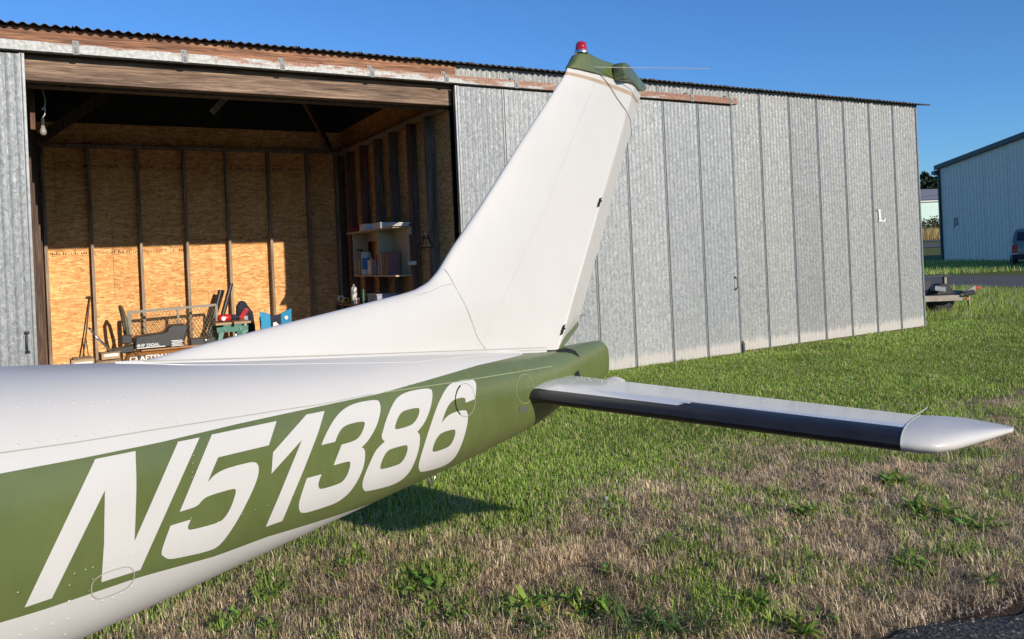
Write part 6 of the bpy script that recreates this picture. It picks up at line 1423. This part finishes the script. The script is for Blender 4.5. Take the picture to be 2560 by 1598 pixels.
# ------------------------------------------------------------------ second hangar on the right
c0 = Vector((26.48, 47.8, 0)); dv = Vector((.05, -.9987, 0)).normalized()
h2 = empty('far_hangar', c0, math.atan2(dv.y, dv.x), 'pale corrugated metal hangar on the right with its gable wall in shade', 'hangar')
M['whitesheet'] = plain('cream_painted_sheet', (.86,.74,.61), .5, var=.08, scale=3)
M['darktrim'] = plain('dark_roof_trim', (.055,.06,.068), .5)
LW = 22.0; EZ = 5.8; RZ = 6.95
def gz2(x): return EZ+(RZ-EZ)*(1-abs(x-LW/2)/(LW/2)) if True else 0
k = 0
for i in range(11):
    a, b = i*LW/11, (i+1)*LW/11-.004; xs_ = []
    x = a
    while x < b-1e-6:
        ph = ((x-a) % .30)/.30; xs_.append((x, -.035 if ph < .35 else (0 if ph > .5 else -.035*(1-(ph-.35)/.15)))); x += .05
    xs_.append((b, 0))
    MB().grid([[(x, y, .02) for x, y in xs_], [(x, y, gz2(x)) for x, y in xs_]]).build('wall_panel', M['whitesheet'], h2)
mb = MB(); mb.prism([(-.35,EZ-.12),(LW/2,RZ-.06),(LW+.35,EZ-.12),(LW+.35,EZ+.13),(LW/2,RZ+.19),(-.35,EZ+.13)], -.22, -.05); mb.build('roof_edge', M['darktrim'], h2)
mb = MB(); mb.add([(-.35,-.05,EZ+.10),(LW/2,-.05,RZ+.16),(LW/2,30,RZ+.16),(-.35,30,EZ+.10)], [(0,1,2,3)]); mb.add([(LW/2,-.05,RZ+.16),(LW+.35,-.05,EZ+.10),(LW+.35,30,EZ+.10),(LW/2,30,RZ+.16)], [(0,1,2,3)]); mb.build('roof', M['darktrim'], h2)
mb = MB(); mb.add([(0,0,0),(0,30,0),(0,30,EZ),(0,0,EZ)], [(0,1,2,3)]); mb.add([(LW,0,0),(LW,30,0),(LW,30,EZ),(LW,0,EZ)], [(0,1,2,3)]); mb.add([(0,30,0),(LW,30,0),(LW,30,EZ),(LW/2,30,RZ),(0,30,EZ)], [(0,1,2,3,4)]); mb.build('side_wall', M['whitesheet'], h2)
MB().box(-.14,-.02,-.16,.02,0,EZ-.15).build('downpipe', M['darktrim'], h2)
MB().box(-.5,-.1,-.3,.1,EZ-.42,EZ-.2).build('gutter_box', M['darktrim'], h2)
text_obj('wall_letter', 'JS', .62, M['darkmetal'], h2, (1.15,-.05,2.2), (R(90),0,0), extrude=.01)
# low pale building behind, with a hipped grey roof
fb = empty('far_building', (60, 130, 1.6), 0, 'pale green panelled building with grey roof far between the hangars', 'building')
M['mint'] = plain('pale_mint_panel', (.50,.66,.60), .5); M['greyroof'] = plain('grey_metal_roof', (.23,.23,.25), .5)
for i in range(6):
    MB().box(.25+i*4, 3.75+i*4, 0, .2, 0, 5.6).build('door_panel', M['mint'], fb)
    MB().box(-.2+i*4, .2+i*4, -.1, .15, 0, 5.75).build('post', M['paper'], fb)
MB().box(-.6, 24.6, -.25, .3, 5.76, 6.1).build('eave_trim', M['paper'], fb)
MB().box(0,24,.21,18,0,5.7).build('wall', M['mint'], fb)
mb = MB(); mb.add([(-1,-.6,6.1),(25,-.6,6.1),(25,9,8.4),(-1,9,8.4),(25,18.6,6.1),(-1,18.6,6.1)], [(0,1,2,3),(3,2,4,5),(0,3,5),(1,4,2)]); mb.build('roof', M['greyroof'], fb)
MB().bar((4,-.4,6.25),(16,4.2,7.35),.2,.12).build('roof_flashing', M['darktrim'], fb)

# trees and bushes
def crown_mesh(name, pts, size, pal, seed, flat=.6):
    r = np.random.default_rng(seed); n = len(pts); P = np.array(pts)
    d1 = r.normal(size=(n, 3)); d1[:, 2] *= flat; d1 /= np.linalg.norm(d1, axis=1)[:, None]
    d2 = np.cross(d1, r.normal(size=(n, 3))); d2 /= np.linalg.norm(d2, axis=1)[:, None]
    s = size*r.uniform(.5, 1.3, (n, 1)); V = np.stack([P+d1*s, P+d2*s*.6, P-d1*s, P-d2*s*.6], 1).reshape(-1, 3)
    F = np.arange(n*4).reshape(n, 4); me = bpy.data.meshes.new(name); me.from_pydata(V.tolist(), [], F.tolist())
    C = np.repeat(pick(pal, n, r, .4), 4, 0); a = me.attributes.new('tint', 'FLOAT_COLOR', 'POINT'); a.data.foreach_set('color', np.concatenate([C, np.ones((len(C),1))], 1).reshape(-1).astype(np.float32))
    me.materials.append(M['blade']); return me
DARK = np.array([[.022,.040,.018],[.03,.05,.022],[.016,.03,.014],[.045,.06,.028]])
BUSH = np.array([[.06,.085,.025],[.09,.10,.035],[.04,.06,.02],[.14,.12,.05]])
def conifer(x, y, h, rad, label, seed, lean=0):
    z0 = float(gz(np.array(x), np.array(y))); o = empty('conifer_tree', (x, y, z0), 0, label, 'tree', 'trees behind the far building'); r = random.Random(seed)
    mb = MB(); mb.tube([(0,0,0),(lean*.4,0,h*.5),(lean,0,h*.97)], [h*.022,h*.014,.05], 8); mb.build('trunk', M['darkwood'], o)
    pts = []; lm = MB()
    for k in range(46):
        f = .18+.8*(k/45); az = r.uniform(0, 6.28); ln = rad*(1-f)**.55*r.uniform(.45, 1.15)*(1.5 if r.random() < .15 else 1); zz_ = h*f; dz = r.uniform(-.02,.22)*ln; c_ = Vector((lean*f, 0, zz_)); e_ = c_+Vector((math.cos(az)*ln, math.sin(az)*ln, dz))
        lm.bar(c_, e_, .06)
        for i in range(70):
            g = r.uniform(.25, 1)**.7; p = c_+(e_-c_)*g; sp_ = .22*ln*(1.2-g)+.15; pts.append((p.x+r.gauss(0,sp_), p.y+r.gauss(0,sp_), p.z+r.gauss(0,.22)))
    lm.build('limbs', M['darkwood'], o)
    c = bpy.data.objects.new('crown', crown_mesh('crown', pts, .34, DARK, seed)); COL.objects.link(c); c.parent = o
conifer(86.5, 158, 14.2, 6.5, 'tall dark conifer with ragged leaning top, right of its neighbours', 1, 1.5)
conifer(83.6, 156, 12.6, 6.8, 'full dark conifer between the two taller ragged trees', 5)
conifer(88.6, 157, 12.8, 6.8, 'full dark conifer directly beside the right hangar corner', 6)
conifer(80.5, 160, 11.2, 6.0, 'dark conifer left of the ragged tall one', 2)
conifer(91.5, 165, 12.0, 6.5, 'dark conifer half hidden behind the right hangar corner', 3)
conifer(75.5, 163, 10.0, 6.0, 'lower dark conifer at the corner of the near hangar', 4)
def bush(x, y, h, rad, label, seed, pal=BUSH, grp='bushes in front of the far building'):
    z0 = float(gz(np.array(x), np.array(y))); o = empty('bush', (x, y, z0), 0, label, 'bush', grp); r = random.Random(seed); pts = []; st = MB()
    for k in range(16):
        az = r.uniform(0, 6.28); ln = rad*r.uniform(.3, 1); e_ = Vector((math.cos(az)*ln, math.sin(az)*ln, h*r.uniform(.5, 1))); st.bar((0,0,0), e_, .04)
        for i in range(60):
            g = r.uniform(.35, 1.05); p = e_*g; pts.append((p.x+r.gauss(0,.3), p.y+r.gauss(0,.3), max(.1, p.z+r.gauss(0,.25))))
    st.build('stems', M['darkwood'], o); c = bpy.data.objects.new('foliage', crown_mesh('foliage', pts, .16, pal, seed)); COL.objects.link(c); c.parent = o
for i, (x, y, h, rd, lab) in enumerate(((57.5,118,4.6,2.2,'tallest leafy bush beside the near hangar corner'),(60.5,119,3.4,2.0,'second leafy bush from the near hangar corner'),(63.2,118,3.2,2.0,'third leafy bush from the near hangar corner'),(66,119,3.0,2.2,'leafy bush touching the right hangar corner'))):
    bush(x, y, h, rd, lab, 20+i)

# ------------------------------------------------------------------ trailer behind the hangar corner
tp = pix(2355, 783); tq = pix(2440, 770)
M['trail'] = plain('weathered_trailer_frame', (.27,.235,.19), .7, var=.25)
M['tailred'] = plain('red_tail_lens', (.45,.06,.07), .25)
M['bed'] = plain('black_bed_liner', (.02,.02,.022), .6)
trl = empty('utility_trailer', (tp.x-.05, tp.y+.25, 0), R(18), 'small black flatbed trailer parked behind the near hangar corner', 'trailer')
MB().bar((-.9,-.62,.36), (.08,-.62,.33), .10, .11).build('front_rail', M['trail'], trl)
MB().bar((.06,-.62,.335), (1.02,-.12,.46), .06, .11).build('angled_rail', M['trail'], trl)
mb = MB(); mb.prism([(-1.0,-.55),(.05,-.55),(.98,-.08),(.98,1.0),(-1.0,1.0)], .36, .40, 'z'); mb.build('deck', M['bed'], trl)
MB().box(-1.0,.96,.95,1.0,.401,.60).build('rear_board', M['bed'], trl)
MB().box(-.45,.78,.25,.55,.72,.76).build('fender_plate', M['bed'], trl)
for x in (-.35,.70): MB().box(x-.03,x+.03,.30,.36,.401,.72).build('post', M['trail'], trl)
mb = MB(); rows = []
for a in np.linspace(0, math.pi, 14): rows.append([(-.35+.46*math.cos(a), y, .40+.44*math.sin(a)) for y in (.60,.85)])
mb.grid(rows); f_ = mb.build('mudguard', M['bed'], trl, smooth=True); f_.modifiers.new('t', 'SOLIDIFY').thickness = .02
for x, y in ((-.35,.72),(-.05,-.25)):
    MB().lathe([(.10,-.10),(.27,-.11),(.31,-.07),(.31,.07),(.27,.11),(.10,.10)], (x, y, .31), 24, 'y').build('wheel', M['rubber'], trl, smooth=True, sharp=50)
MB().tube([(.06,-.70,.395),(.52,-.52,.41)], .055, 12).build('jack_tube', M['rubber'], trl, smooth=True, sharp=40)
MB().tube([(.02,-.72,.393),(.10,-.69,.396)], .035, 10).build('jack_end', M['chrome'], trl, smooth=True, sharp=40)
MB().box(1.03,1.16,-.16,-.08,.43,.49).build('tail_light', M['tailred'], trl, bevel=.01)
M['amberlens'] = plain('amber_marker', (.6,.16,.05), .3)
MB().box(.22,.28,-.64,-.60,.28,.32).build('marker_light', M['amberlens'], trl)
MB().bar((-.5,-.5,.55), (-.18,-.45,.50), .12, .10).build('winch_box', M['galv_plain'], trl, bevel=.01)
for x in (.3,.9): MB().box(x-.02,x+.02,-.10,-.06,0,.36).build('prop_leg', M['trail'], trl)

# ------------------------------------------------------------------ SUV at the right edge, seen from behind
cp = pix(2531, 671)
car = empty('parked_suv', (cp.x+.80, cp.y-.45, 0), R(-31), 'grey sport utility car at the right edge, rear towards us', 'car')
M['carpaint'] = plain('grey_green_car_paint', (.20,.205,.19), .3, .3, .05, coat=.6)
M['glass'] = plain('dark_car_glass', (.012,.014,.018), .06, spec=.8)
rows = []
W_ = .90
for y, zt_, zw, wv in ((0.0,.95,.55,.84),(.05,1.10,.5,.88),(.35,1.12,.42,.90),(1.2,1.10,.36,.90),(3.0,1.06,.36,.90),(3.3,1.03,.36,.89),(4.3,.92,.38,.86),(4.6,.72,.45,.80)):
    rows.append([(-wv*.96,y,zw),(-wv,y,zw+.12),(-wv,y,zt_-.18),(-wv*.95,y,zt_),(0,y,zt_+.02),(wv*.95,y,zt_),(wv,y,zt_-.18),(wv,y,zw+.12),(wv*.96,y,zw)])
mb = MB().grid(rows, closed=True); nc = 9; mb.f.append(tuple(range(nc))); mb.m.append(0); mb.f.append(tuple((len(rows)-1)*nc+i for i in range(nc))); mb.m.append(0)
mb.build('body', M['carpaint'], car, smooth=True, sharp=40)
rows = []
for y, zt_, wt_ in ((.04,1.10,.80),(.10,1.22,.795),(.28,1.60,.72),(.42,1.72,.68),(1.0,1.78,.67),(2.2,1.76,.67),(2.7,1.58,.70),(3.25,1.06,.80)):
    rows.append([(-.86+.02*(y < .1),y,1.06),(-(wt_+.06),y,max(1.07,zt_-.08)),(-wt_*.9,y,max(1.075,zt_)),(wt_*.9,y,max(1.075,zt_)),(wt_+.06,y,max(1.07,zt_-.08)),(.86-.02*(y < .1),y,1.06)])
mb = MB().grid(rows, closed=True, mats=lambda i, j: 0 if (j == 2 and 2 <= i <= 5) else (1 if j in (0,4,2) and i in (1,4,5,6) else 0)); mb.f.append(tuple(range(6))); mb.m.append(0)
cab = mb.build('cabin', [M['carpaint'], M['glass']], car, smooth=True, sharp=30)
MB().add([(-.70,.085,1.17),(.70,.085,1.17),(.60,.262,1.585),(-.60,.262,1.585)], [(0,1,2,3)]).build('rear_window', M['glass'], car)
for s in (-1, 1): MB().add([(s*.872,.35,1.13),(s*.872,2.6,1.12),(s*.775,2.3,1.62),(s*.775,.5,1.62)], [(0,1,2,3)]).build('side_window', M['glass'], car)
MB().box(-.92,.92,-.16,.12,.38,.62).build('rear_bumper', M['bed'], car, bevel=.04)
for s in (-1, 1):
    MB().box(min(s*.70,s*.90),max(s*.70,s*.90),-.02,.10,.68,1.06).build('tail_light', M['red_lens'], car, bevel=.02)
    MB().box(min(s*.70,s*.90),max(s*.70,s*.90),-.022,.06,.62,.672).build('reverse_light', M['paper'], car, bevel=.01)
    for y in (.85, 3.65):
        o = MB().lathe([(.16,-.10),(.32,-.11),(.36,-.07),(.36,.07),(.32,.11),(.16,.10)], (s*.78,y,.36), 24, 'x').build('wheel', M['rubber'], car, smooth=True, sharp=50)
        MB().lathe([(.03,-.02),(.20,-.02),(.21,0),(.20,.02),(.03,.02)], (s*.885,y,.36), 18, 'x').build('rim', M['galv_plain'], o)
MB().box(-.24,.24,-.012,.0,.72,.84).build('number_plate', M['paper'], car)

# ------------------------------------------------------------------ unseen hangar row added behind the camera to block low sky light
op = empty('added_sky_blocker', HP(-34, -46), HRZ, 'long low hangar row added behind the viewer to keep low sky light out', 'hangar')
for i in range(8):
    corr_panel(i*8.0, i*8.0+7.99, .02, 4.6, 0, amp=.02, pitch=.25).build('wall_panel', M['galv_wall'], op)
mb = MB(); mb.add([(-.3,.3,4.5),(64.3,.3,4.5),(64.3,-5,5.4),(-.3,-5,5.4),(64.3,-10,4.5),(-.3,-10,4.5)], [(0,1,2,3),(3,2,4,5)]); mb.build('roof', M['roofsheet'], op)
MB().box(0,64,-9.9,-.05,.0,4.45).build('rear_block', M['galv_wall'], op)
